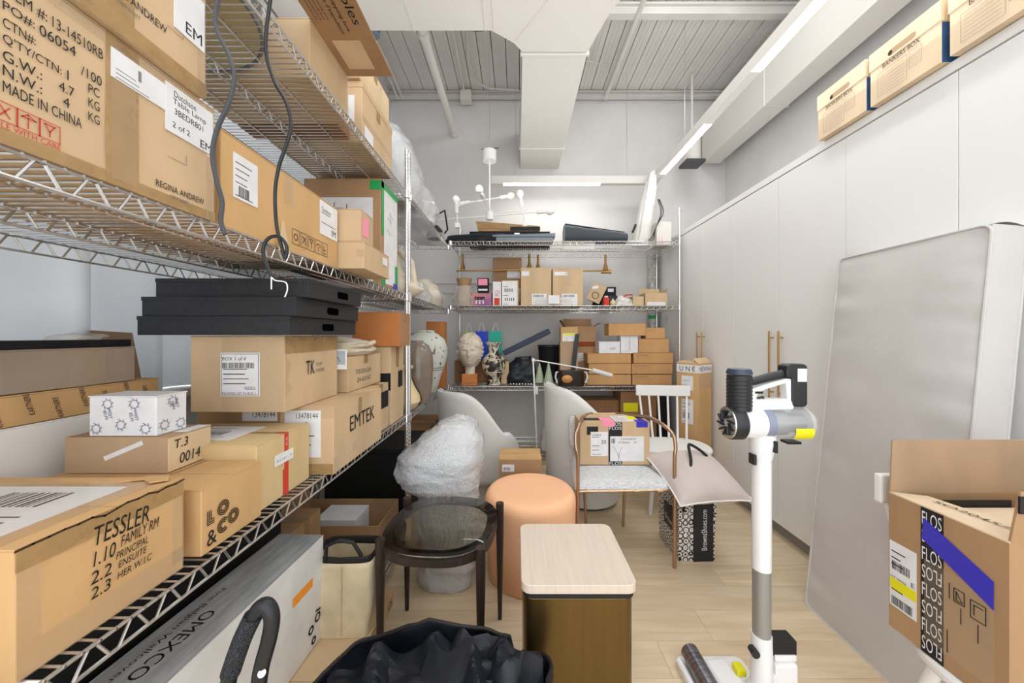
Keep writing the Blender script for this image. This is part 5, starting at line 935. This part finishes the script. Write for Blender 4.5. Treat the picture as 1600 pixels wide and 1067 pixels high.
# spindle chairs
def spindle_chair(label, x, y, rz, sx=.26):
    o = empty('spindle_chair', label, 'chair', (x, y, 0), rz, group='white painted spindle-back chairs')
    def seat(u, v):
        a = 2*PI*u; r = v; pw = 2.5; ca, sa = math.cos(a), math.sin(a); return (sx*r*math.copysign(abs(ca)**(2/pw), ca), .235*r*math.copysign(abs(sa)**(2/pw), sa), .0)
    pl = [seat(k/48, 1)[:2] for k in range(48)]; MB().prism(pl, .455, .487).build('seat', M_white, o, smooth=True, bevel=.01)
    for s in (-1, 1):
        MB().tube([(s*.17, -.13, .456), (s*.23, -.22, 0)], [.019, .014], 14).build('leg', M_white, o, smooth=True); MB().tube([(s*.16, .13, .456), (s*.21, .23, 0)], [.019, .014], 14).build('leg', M_white, o, smooth=True)
    for k in range(6): t = -1+2*k/5; MB().tube([(t*.175, .19-.03*abs(t), .47), (t*.205, .245, .86)], [.0105, .009], 10).build('spindle', M_white, o, smooth=True)
    MB().box(-.235, .235, .232, .258, .852, .945).build('top_rail', M_white, o, bevel=.006); 
    for s in (-1, 1): MB().tube([(s*.195, -.17, .22), (s*.185, .18, .22)], .009, 8).build('stretcher', M_white, o, smooth=True)
    return o
spindle_chair('white spindle-back chair in front of the right end of the back shelving', 1.285, 2.98, math.radians(-6), .30)
spindle_chair('white spindle-back chair under the big open carton at bottom right', 1.415, .93, 0)
# gold framed armchair
o = empty('metal_armchair', 'low armchair with champagne metal frame and grey seat pad', 'armchair', (.645, 2.40, 0)); ox, oy_ = .645, 2.40
T = lambda *p: Vector((p[0]-ox, p[1]-oy_, p[2]))
for s, xf, xb in ((-1, .364, .505), (1, .946, .775)):
    w_ = s*.03
    pts = [T(xf, 2.154, 0), T(xf, 2.154, .46), T(xf, 2.154, .66), T(xf+w_*.3, 2.16, .72), T(xf+w_*.2, 2.19, .79), T(xf-s*.03, 2.26, .835), T(xf-s*.07, 2.38, .85), T(xf-s*.12, 2.56, .825), T(xf-s*.20, 2.70, .805)]
    MB().tube(cable('', pts), .0115, 14).build('arm_and_front_leg', M_champ, o, smooth=True)
    MB().tube([T(xb, 2.622, 0), T(xb+s*.02, 2.63, .44), T(xb+s*.03, 2.70, .80)], .0105, 12).build('rear_leg', M_champ, o, smooth=True)
    MB().tube([T(xf, 2.154, .462), T(xb+s*.05, 2.63, .452)], .007, 10).build('side_rail', M_champ, o, smooth=True)
MB().tube([T(.364, 2.154, .458), T(.946, 2.154, .466)], .007, 10).build('front_rail', M_champ, o, smooth=True)
for k in range(4): MB().cyl(T(.42+k*.14, 2.154, .460), T(.455+k*.14, 2.154, .460), .0105, n=12).build('ferrule', M_champ, o, smooth=True)
MB().tube([T(.54, 2.70, .805), T(.75, 2.70, .805)], .0085, 12).build('back_rail', M_champ, o, smooth=True)
def pad(u, v, top):
    x = u*2-1; y = v*2-1; ed = (1-abs(x)**6)*(1-abs(y)**6); xw = .295-.04*v; return Vector(((x*xw), -.245+v*.51-.012*0, .47+(.058*ed**.35 if top else -.003*ed)))
q = MB().grid(lambda u, v: pad(u, v, 1), 28, 28); n0 = len(q.v); q.grid(lambda u, v: pad(1-u, v, 0), 28, 28); q.build('seat_pad', M_heather, o, smooth=True, ang=70)
q = ring_blob(MB(), [(.57, 0, .262, .25, .03), (.6, 0, .262, .262, .038), (.76, 0, .27, .262, .038), (.79, 0, .27, .25, .03)], n=40, amp=.002, pw=4); q.build('back_pad', M_heather, o, smooth=True)
MB().box(.04+.06, .12+.06, -.262, -.254, .47, .475)
b = carton('taped carton with labels and a pink note standing on the armchair seat', .42, .885, 2.39, 2.625, .533, .818, M_card, seam='x', tape=False)
f = b.F
paper(f, .07, .06, .115, .16, b.r, lines=5, e=.0022, words=(('UCDE01S', .1, .82, .5, .09), ('20', .6, .5, .3, .16))); plate(f, .045, .20, .075, .055, .0003, .0012, M_ink, 'black_label', b.r)
plate(f, .19, .0, .09, .285, .0003, .0014, M_ink, 'black_tape', b.r, 'black tape with white letters'); 
for k, v in ((0, .0), (1, .235), (2, .262)): text(f, 'FLOS', .195, v, .08, .02, M_paper, b.r, e=.0018)
paper(f, .20, .025, .225, .165, b.r, lines=0, e=.0026, words=(('Y19AGDK788-D1', .3, .86, .45, .07), ('P11A02263', .24, .72, .33, .07), ('3/4', .7, .74, .08, .06)), bars=(.04, .72, .14, .2)); q = MB(); strokes(Fr(f.pt(0, 0, .0026), f.u, f.v, 1, 1), [[(.22, .13), (.25, .07), (.27, .03)], [(.25, .03), (.265, .09), (.28, .12)], [(.25, .08), (.265, .04)]], .002, None, None, mb=q, e=.0008); q.build('scribble', M_grey, b.r)
tf = b.T; plate(tf, .02, .03, .40, .12, .0003, .0012, M_clear, 'clear_tape', b.r); plate(tf, .04, .05, .12, .06, .0012, .0018, M_ink, 'black_tape', b.r); paper(tf, .24, .02, .13, .15, b.r, lines=10, name='paper_sheet', e=.0024)
plate(tf, .145, .0, .085, .12, .0012, .003, M_pink, 'sticky_note', b.r, 'pink note'); plate(f, .145, .255, .085, .032, .0012, .003, M_pink, 'sticky_note', b.r)
plate(tf, .37, .0, .075, .16, .0012, .0026, M_blue, 'blue_tape', b.r, 'blue tape'); plate(f, .375, .25, .075, .037, .0003, .0022, M_blue, 'blue_tape', b.r); plate(tf, .345, .06, .06, .10, .0026, .0034, M_yel, 'yellow_sticker', b.r, 'yellow sticker')
# tall carton
b = carton('tall narrow carton with lettered tape beside the white cabinets', 1.52, 1.73, 3.19, 3.40, 0, 1.15, M_card2, rz=math.radians(33), seam='none', tape=False); kid = [c for c in b.r.children if c.name.startswith('lid')]
for c in kid: bpy.data.objects.remove(c)
for c in (b.L, ): pass
q = MB().box(-b.X, b.X, -b.Y-.001, -b.Y-.0004, 1.06, 1.13).box(-b.X-.001, -b.X-.0004, -b.Y, b.Y, 1.06, 1.13); q.build('lettered_tape', M_paper, b.r); text(b.F, 'NEWWA', .02, 1.072, .18, .045, M_ink, b.r, e=.0016); text(b.L, 'U N E', .03, 1.072, .15, .045, M_ink, b.r, e=.0016)
plate(b.F, .0, .92, .21, .13, .0004, .0012, M_clear, 'clear_tape', b.r); paper(b.L, .05, .90, .11, .13, b.r, lines=3); paper(b.L, .05, .60, .11, .22, b.r, lines=6, bars=(.1, .2, .7, .25))
q = MB().hexa([(-.105, -.105, 1.147), (.105, -.105, 1.147), (.105, -.102, 1.147), (-.105, -.102, 1.147)], [(-.08, -.04, 1.185), (.12, -.05, 1.19), (.12, -.048, 1.192), (-.08, -.038, 1.187)]); q.build('flap', M_card, b.r); MB().hexa([(-.105, .105, 1.147), (-.105, -.105, 1.147), (-.102, -.105, 1.147), (-.102, .105, 1.147)], [(-.05, .08, 1.16), (-.05, -.08, 1.16), (-.047, -.08, 1.163), (-.047, .08, 1.163)]).build('flap', M_card, b.r)
# shopping bag and pillow
o = empty('shopping_bag', 'black and white lattice shopping bag standing under the grey pillow', 'bag', (1.108, 2.36, 0), math.radians(3)); X, Y, Z = .112, .135, .395
q = MB(); q.hexa([(-X, -Y, 0), (X, -Y, 0), (X, Y, 0), (-X, Y, 0)], [(-X-.005, -Y-.01, Z), (X+.01, -Y, Z), (X+.01, Y, Z), (-X-.005, Y, Z)]); q.f = [f for i, f in enumerate(q.f) if i != 1]
bo = q.build('body', M_lattice, o, solid=.002); md = bo.modifiers.new('sub', 'SUBSURF'); md.subdivision_type = 'SIMPLE'; md.levels = md.render_levels = 4
tx = bpy.data.textures.new('crease', 'CLOUDS'); tx.noise_scale = .09; dm = bo.modifiers.new('d', 'DISPLACE'); dm.texture = tx; dm.strength = .022; dm.mid_level = .5; dm.texture_coords = 'LOCAL'
fF = Fr((-X, -Y-.014, 0), (1, 0, 0), (0, 0, 1), 2*X, Z); plate(fF, .085, .0, .125, .36, -.004, .001, M_blkpl, 'black_panel', o, 'glossy black printed panel'); text(fF.rotu(), 'BrownsShoes.com', .07, .055, .25, .035, M_paper, o, e=.002)
fL = Fr((-X-.014, Y, 0), (0, -1, 0), (0, 0, 1), 2*Y, Z); plate(fL, .10, .16, .15, .14, -.004, .001, M_blkpl, 'black_panel', o); text(fL, 'Browns', .12, .2, .11, .035, M_paper, o, e=.002, rise=-.2)
MB().tube(cable('', [(-.12, -.20, .34), (-.125, -.23, .44), (-.09, -.21, .53), (-.04, -.14, .62), (.0, -.04, .68), (.03, -.02, .68), (.07, -.05, .655), (.11, -.06, .62)]), .009, 8).build('handle', M_ink, o, smooth=True)
o = empty('pillow', 'square pale grey pillow with white piping lying on the shopping bag', 'pillow', (1.115, 2.25, .515))
def pw_(u, v, s):
    x = u*2-1; y = v*2-1; e = max(0, (1-x*x)*(1-y*y))**.5; pin = 1-.08*(1-abs(x)**2)*(abs(y)**3)-.0; pin2 = 1-.08*(1-abs(y)**2)*(abs(x)**3)
    return (x*.23*pin2, y*.225*pin, s*(.10 if s > 0 else .075)*e+.003*noise.noise(Vector((x*4, y*4, s))))
q = MB().grid(lambda u, v: pw_(u, v, 1), 30, 30); q.grid(lambda u, v: pw_(1-u, v, -1), 30, 30); q.build('cushion', M_pillow, o, smooth=True, ang=80)
ed = [pw_(k/20, 0, 0) for k in range(20)]+[pw_(1, k/20, 0) for k in range(20)]+[pw_(1-k/20, 1, 0) for k in range(20)]+[pw_(0, 1-k/20, 0) for k in range(20)]
MB().tube(ed, .0045, 8, closed=True).build('piping', M_white, o, smooth=True); o.rotation_euler = (math.radians(20), math.radians(0), math.radians(8))
# mattress
o = empty('daybed_mattress', 'tall pale grey piped cushion standing on end against the cabinets', 'mattress', (1.50, 1.562, 0)); hh = 1.80; th = .125; hy = .300; tilt = math.atan2(1.675-1.50, 1.80)
def mt(u, v):      # u around the section (x,y), v height
    return None
q = MB()
def side(fn, nu, nv): q.grid(fn, nu, nv)
wr = lambda y, z, k: .006*noise.noise(Vector((y*3, z*3, k)))+.014*noise.noise(Vector((y*4, z*14, k)))*max(0, (abs(y)/hy)**2)*(1-min(1, max(0, (abs(y)/hy-.93)*14)))
bul = lambda y, z: .022*(1-(y/hy)**4)*(1-((z/hh)*2-1)**6)
side(lambda u, v: (-bul((1-u)*2*hy-hy, v*hh)-wr((1-u)*2*hy-hy, v*hh, 1), (1-u)*2*hy-hy, v*hh), 24, 60); side(lambda u, v: (th, u*2*hy-hy, v*hh), 8, 20)
side(lambda u, v: (u*th, -hy-.004*math.sin(PI*u), v*hh), 6, 40); side(lambda u, v: ((1-u)*th, hy+.004*math.sin(PI*u)+.003*noise.noise(Vector((1, v*40, 2))), v*hh), 6, 60)
side(lambda u, v: (u*th, v*2*hy-hy, hh+.012*math.sin(PI*u)*1), 6, 20); side(lambda u, v: ((1-u)*th, v*2*hy-hy, 0), 4, 8)
q.build('cushion', M_matt, o, smooth=True, ang=45)
for x in (0, th):
    e = rrect(-hy, hy, 0, hh, .03, 4); MB().tube([(x, a, v) for a, v in e], .0055, 8, closed=True).build('piping', M_matt, o, smooth=True)
o.rotation_euler = (0, tilt, 0)
# open carton bottom right
ob = empty('open_carton', 'big open carton with blue tape standing on the white chair at bottom right', 'box', (1.385, .99, .489)); X, Y, Z, t = .215, .138, .415, .005
MB().box(-X, X, -Y, Y, 0, t).box(-X, -X+t, -Y, Y, t, Z).box(X-t, X, -Y, Y, t, Z).box(-X+t, X-t, -Y, -Y+t, t, Z).box(-X+t, X-t, Y-t, Y, t, Z).build('body', M_card3, ob).data.materials[0] = M_card6
MB().hexa([(-X, Y-t, Z), (X, Y-t, Z), (X, Y, Z), (-X, Y, Z)], [(-X+.012, Y+.0, Z+.165), (X, Y+.0, Z+.165), (X, Y+t, Z+.165), (-X+.012, Y+t, Z+.165)]).build('flap', M_card3, ob)
MB().hexa([(-X, -Y, Z), (-X+.0, Y, Z), (-X, Y, Z+.004), (-X, -Y, Z+.004)], [(-X+.14, -Y+.012, Z-.004), (-X+.09, Y-.03, Z-.002), (-X+.09, Y-.03, Z+.002), (-X+.14, -Y+.012, Z)]).build('flap', M_bank, ob)
MB().hexa([(-X+.003, -Y, Z), (X, -Y, Z), (X, -Y+t, Z), (-X+.003, -Y+t, Z)], [(-X+.0, -Y-.02, Z+.13), (X, -Y-.02, Z+.13), (X, -Y-.02+t, Z+.13), (-X+.0, -Y-.02+t, Z+.13)]).build('flap', M_card6, ob)
MB().box(-X+.14, X-.02, -.1, .1, t, Z-.03).build('inner_carton', M_bank, ob); plate(Fr((-X+.12, .104, 0), (1, 0, 0), (0, 0, 1), .25, Z), 0, Z-.06, .22, .05, -.004, .0, M_ink, 'black_tape', ob)
fT = Fr((-X+.02, Y-.04, Z+.0045), (0, -1, 0), (1, 0, 0), .2, .1); text(fT, 'SO2045A', .03, .035, .16, .018, M_ink, ob, e=.0006, rise=.12)
fL = Fr((-X, Y, 0), (0, -1, 0), (0, 0, 1), 2*Y, Z)
plate(fL, .090, .0, .055, Z, .0003, .0012, M_ink, 'black_tape', ob, 'black tape with white capital letters')
for k in range(8):
    f_ = fL if k % 2 else Fr(fL.pt(fL.w, fL.h), -fL.u, -fL.v, fL.w, fL.h)
    text(f_, 'FLOS', .0935 if k % 2 else fL.w-.0935-.048, .010+k*.051 if k % 2 else fL.h-.010-k*.051-.038, .048, .038, M_paper, ob, e=.0016)
paper(fL, .004, .07, .075, .20, ob, bars=(.08, .03, .86, .13), lines=9, e=.0018, words=(('N7 Y8706', .05, .42, .6, .05), ('E', .82, .46, .12, .07)), name='address_label'); plate(fL, .006, .125, .073, .032, .0019, .0026, M_yel, 'yellow_sticker', ob, 'yellow strip')
q = MB(); rr_ = random.Random(9); fB = Fr(fL.pt(.012, .185), fL.u, fL.v, .05, .03)
for k in range(14): 
    plate(fB, k*.0036, 0, rr_.choice((.001, .002)), .026, .0019, .0024, None, '', None, mb=q)
q.build('stacked_barcode', M_ink, ob)
q = MB(); q.hexa([fL.pt(.093, .325, .002), fL.pt(.250, .235, .002), fL.pt(.250, .305, .002), fL.pt(.100, .385, .002)], [fL.pt(.093, .325, .003), fL.pt(.250, .235, .003), fL.pt(.250, .305, .003), fL.pt(.100, .385, .003)]); q.build('blue_tape', M_blue, ob, label='broad blue tape strip')
plate(fL, .10, .04, .15, .23, .0003, .0022, M_clear, 'clear_tape', ob)
strokes(fL, [rect(.170, .20, .022, .035), rect(.205, .185, .030, .045), [(.175, .205), (.188, .205), (.175, .228), (.175, .205)], [(.212, .195), (.212, .22), (.23, .22)], [(.185, .19), (.185, .15)], [(.22, .175), (.22, .13)], [(.155, .11), (.155, .05)], [(.16, .24), (.16, .2)]], .0022, M_ink, ob, e=.0026)
plate(Fr((-X, -Y-.02, Z), (1, 0, 0), (0, 0, 1), 1, 1), -.003, .08, .05, .04, -.003, .001, M_ink, 'black_tape', ob)
# cordless vacuum
VY = 1.30; V = lambda x, y, dy=0: P(x, y, VY)+Vector((0, dy, 0))-Vector(vo.location)
vo = empty('cordless_vacuum', 'white cordless stick vacuum with clear bin standing upright', 'vacuum cleaner', (PX(1190, VY), VY, 0)); s = VY/F
def vt(name, pts, r, m, n=20, label=None): return MB().tube(pts, r, n).build(name, m, vo, smooth=True, label=label)
vt('upper_tube', [V(1190, 700), V(1190, 888)], .031, M_whpl); vt('lower_tube', [V(1190, 888), V(1190, 992)], .0295, mat('silver_tube', (160, 160, 156), .35, .4), label='silver grey tube section'); vt('socket', [V(1190, 990), V(1190, 1066)], [.033, .036], M_whpl)
vt('neck_hinge', [V(1190, 716), V(1190, 706), V(1192, 690), V(1192, 678), V(1192, 672)], [.033, .037, .043, .040, .02], M_whpl); MB().box(V(1196, 0).x, V(1200, 0).x, -.05, -.038, V(0, 701).z, V(0, 684).z).build('neck_slot', M_ink, vo)
MB().box(V(1172, 0).x, V(1177, 0).x, -.02, .01, V(0, 724).z, V(0, 708).z).build('release_latch', M_blkpl, vo, bevel=.002)
ax = lambda pr, nm, m, n=36, **k: MB().lathe(pr, 0, 0, n, ax='x', **k).xf(Matrix.Translation((0, 0, V(0, 660).z))).build(nm, m, vo, smooth=True)
X_ = lambda px: V(px, 0).x
ax([(.050, X_(1156)), (.0545, X_(1158)), (.0545, X_(1186)), (.050, X_(1188))], 'cyclone_body', M_whpl); ax([(.058, X_(1137)), (.060, X_(1139)), (.060, X_(1155)), (.055, X_(1157))], 'filter_ring', M_blkpl)
ax([(.042, X_(1134)), (.056, X_(1135)), (.057, X_(1138))], 'filter_face', MATS['chrome_wire'])
for k in range(10): 
    a = 2*PI*k/10; MB().tube([(X_(1133), .018*math.cos(a), V(0, 660).z+.018*math.sin(a)), (X_(1132), .046*math.cos(a+.5), V(0, 660).z+.046*math.sin(a+.5))], .004, 6).build('grille_vane', M_blkpl, vo)
ax([(.052, X_(1188)), (.052, X_(1200))], 'blue_ring', mat('slate_blue', (92, 104, 150), .3)); ax([(.044, X_(1200)), (.044, X_(1222)), (.036, X_(1224)), (.034, X_(1250))], 'inner_cyclone', mat('silver_metal', (176, 172, 168), .3, .7)); ax([(.054, X_(1187)), (.056, X_(1190)), (.056, X_(1254)), (.050, X_(1258))], 'dust_bin', mat('bin_plastic', (205, 214, 222), .05, alpha=.32, coat=.6)); ax([(.057, X_(1251)), (.058, X_(1254)), (.052, X_(1259))], 'bin_cap', M_film)
q = MB().grid(lambda u, v: (X_(1225)+(X_(1253)-X_(1225))*u, -.0575*math.sin(math.radians(70-60*v)) if False else -.0575*math.cos(math.radians(12-(-52)*0-58*v+0)), V(0, 660).z-.0575*math.sin(math.radians(-0+8+50*v))), 4, 10); q.build('yellow_sticker', M_yel, vo, smooth=True, label='yellow sticker on the bin')
vt('motor', [V(1155, 640), V(1155, 586)], .0405, M_blkpl, 36, 'black ribbed motor housing')
for k in range(8): 
    z_ = V(0, 632-k*5.5).z; MB().lathe([(.041, z_-.003), (.0425, z_), (.041, z_+.003)], X_(1155), 0, 36, cap=False).build('cooling_rib', M_blkpl, vo, smooth=True)
vt('motor_cap', [V(1155, 584), V(1155, 581), V(1155, 576)], [.042, .042, .037], mat('display_blue', (58, 68, 86), .15), 36, 'shiny blue-grey display cap')
def vpoly(name, poly, d0, d1, m, bev=.006):
    q = MB(); n = len(poly); A = [V(x, y, d0) for x, y in poly]; B_ = [V(x, y, d1) for x, y in poly]
    q.add(A+B_, [tuple(range(n)), tuple(range(n, 2*n))[::-1]]+[((i+1) % n, i, n+i, n+(i+1) % n) for i in range(n)]); return q.build(name, m, vo, bevel=bev)
vpoly('body_shell', [(1154, 642), (1154, 618), (1158, 611), (1190, 600), (1226, 590), (1230, 592), (1231, 600), (1222, 598), (1192, 607), (1182, 612), (1176, 620), (1176, 640)], -.020, .020, M_whpl)
vpoly('body_bridge', [(1174, 640), (1174, 623), (1228, 622), (1234, 628), (1234, 638)], -.022, .022, M_whpl); vpoly('rear_strut', [(1222, 595), (1231, 590), (1233, 632), (1226, 630)], -.018, .018, M_whpl, .003)
vt('handle_grip', [V(1172, 597), V(1198, 590), V(1226, 583)], [.014, .015, .015], M_blkpl, 16); vpoly('battery_pack', [(1221, 583), (1222, 571), (1228, 568), (1250, 568), (1254, 572), (1254, 630), (1250, 634), (1234, 634), (1230, 630), (1230, 590), (1222, 588)], -.024, .024, M_blkpl, .005)
MB().box(X_(1238), X_(1252), -.0256, -.0242, V(0, 595).z, V(0, 575).z).build('battery_label', M_paper, vo); vt('trigger', [V(1184, 622), V(1192, 620), V(1194, 627)], .004, M_blkpl, 8); MB().box(X_(1174), X_(1186), -.0215, -.0202, V(0, 613.5).z, V(0, 610).z).build('vent_slot', M_ink, vo)
MB().box(X_(1225), X_(1246), -.02, .02, V(0, 692).z, V(0, 688).z).build('bin_latch', M_blkpl, vo, bevel=.002)
# floor head, with the docking plate
MB().prism(rrect(-.215, .07, -.09, .24, .03, 6), 0, .022).build('dock_plate', M_whpl, vo, smooth=True, bevel=.004)
q = MB(); q.hexa([(-.165, -.09, .022), (-.02, -.09, .022), (-.02, .19, .022), (-.165, .19, .022)], [(-.12, -.07, .105), (-.03, -.07, .12), (-.04, .16, .095), (-.12, .16, .085)]); q.build('head_cover', M_whpl, vo, bevel=.016)
MB().tube([(-.155, -.10, .065), (-.16, .21, .065)], .036, 24).build('brush_roll', mat('roller_metal', (120, 118, 124), .25, .8, var=.3, vs=10, stretch=(1, 12, 1)), vo, smooth=True); MB().tube([(-.198, -.10, .03), (-.205, .20, .03)], .014, 12).build('front_lip', M_whpl, vo, smooth=True)
MB().tube([(-.03, .02, .07), (0, 0, .13), (0, 0, V(0, 1060).z)], [.034, .036, .035], 20).build('head_joint', M_whpl, vo, smooth=True); MB().tube([(-.02, -.037, V(0, 1056).z), (.0, -.040, V(0, 1058).z), (.02, -.037, V(0, 1056).z)], .004, 8).build('joint_slot', M_ink, vo, smooth=True)
MB().box(-.05, -.015, .06, .10, .10, .125).build('yellow_tab', M_yel, vo, bevel=.003)
MB().box(.05, .135, .0, .09, 0, .20).build('charging_dock', M_whpl, vo, bevel=.008); MB().box(.055, .145, .02, .075, .215, .27).build('spare_brush', M_ink, vo, bevel=.004); MB().box(.06, .14, .015, .08, .20, .222).build('brush_mount', M_whpl, vo, bevel=.003); MB().box(.022, .05, -.01, .07, .0, .17).build('dock_arm', M_whpl, vo, bevel=.006); MB().tube([(-.04, -.03, .265), (-.036, .0, .265)], .014, 14).build('release_pedal', M_blkpl, vo, smooth=True)
# black bag in the foreground
o = empty('black_tote', 'large black nylon tote bag slumped open in the foreground', 'bag', (-.22, .985, 0)); R0 = [(0, 0, 0, .26, .11), (.12, 0, 0, .28, .12), (.28, 0, 0, .285, .12), (.42, 0, .0, .30, .125), (.525, 0, 0, .305, .12)]
q = ring_blob(MB(), R0, n=110, amp=.022, fr=7, seed=71, sub=10, pw=4, top=False)
def slump(v):
    k = v.z/.525; t = v.x/.33
    dz = k*k*(-.025-.03*t*t+.018*math.cos(t*5+.6)+.012*noise.noise(Vector((t*4, v.y*8, 2)))-(.04 if t > .62 else 0))
    cr = .02*noise.noise(Vector((v.x*9+v.z*6, v.y*9, v.z*4)))+.012*math.sin(v.z*26+v.x*20+4*noise.noise(v*6)); d = Vector((v.x*.4, v.y, 0)).normalized() if (abs(v.x)+abs(v.y)) > 1e-4 else Vector((0, 0, 0))
    return v+d*cr+Vector((0, 0, dz))
q.v = [slump(v) for v in q.v]; top = [q.v[-110+k].copy() for k in range(110)]; q.build('body', M_blkfab, o, smooth=True, solid=.003, ang=80)
MB().tube(top, .006, 8, closed=True).build('rim_binding', M_ink, o, smooth=True)
q = ring_blob(MB(), [(.01, 0, 0, .24, .09), (.30, .02, 0, .27, .095), (.44, 0, 0, .285, .105), (.485, .0, 0, .24, .08), (.50, .02, 0, .06, .02)], n=90, amp=.035, fr=9, seed=73, sub=9); q.v = [v+Vector((.01*noise.noise(v*11), .012*noise.noise(v*9), .004+(.030*math.sin(v.x*26+v.y*34+6*noise.noise(v*8))*min(1, v.z/.4) if v.z > .2 else 0))) for v in q.v]; q.build('lining', M_blkfab, o, smooth=True)
MB().tube(cable('', [(.22, -.16, .30), (.215, -.175, .38), (.25, -.17, .42), (.31, -.16, .41), (.33, -.15, .34), (.33, -.14, .2)]), .009, 8).build('strap', M_ink, o, smooth=True)
MB().box(.235, .285, -.165, -.158, .385, .43).build('strap_patch', mat('grey_patch', (110, 114, 122), .5), o, bevel=.002); q = MB().lathe([(.009, 0), (.012, .004), (.006, .008)], n=20); q.xf(Matrix.Translation((.262, -.166, .41)) @ Matrix.Rotation(PI/2, 4, 'X')); q.build('snap_button', M_chrome, o, smooth=True)
# hand trolley handle
o = empty('folding_trolley', 'black looped trolley handle rising in the left foreground', 'trolley', (-.47, .72, 0)); HY = .72; Q = lambda x, y, dy=0: P(x, y, HY+dy)-Vector(o.location)
loop = [Q(352, 1090), Q(362, 1045), Q(378, 1000), Q(396, 962), Q(410, 946), Q(420, 950), Q(425, 968), Q(420, 1000), Q(408, 1045), Q(402, 1090)]
rs = cable('', loop); MB().tube(rs, .0145, 16).build('handle_loop', M_blkpl, o, smooth=True)
gp = cable('', [Q(360, 1052), Q(378, 1000), Q(396, 962)]); MB().tube(gp, .0175, 16).build('grip', mat('grip_rubber', (60, 64, 70), .6, bump=1, bs=220, btype='voronoi'), o, smooth=True, label='textured grey grip')
for p in (loop[0], loop[-1]): MB().cyl(p, (p.x*.6, p.y, .06), .011, n=14).build('pole', M_blkpl, o, smooth=True)
MB().box(-.14, .05, -.06, .12, .045, .06).build('base_plate', M_blkpl, o, bevel=.003)
for sx_ in (-.13, .04): MB().cyl((sx_-.012, .0, .03), (sx_+.012, 0, .03), .03, n=24).build('wheel', M_rubber, o, smooth=True)
MB().cyl(Q(409, 1052, -.014), Q(409, 1052, -.010), .007, n=14).build('screw', M_chrome, o, smooth=True)
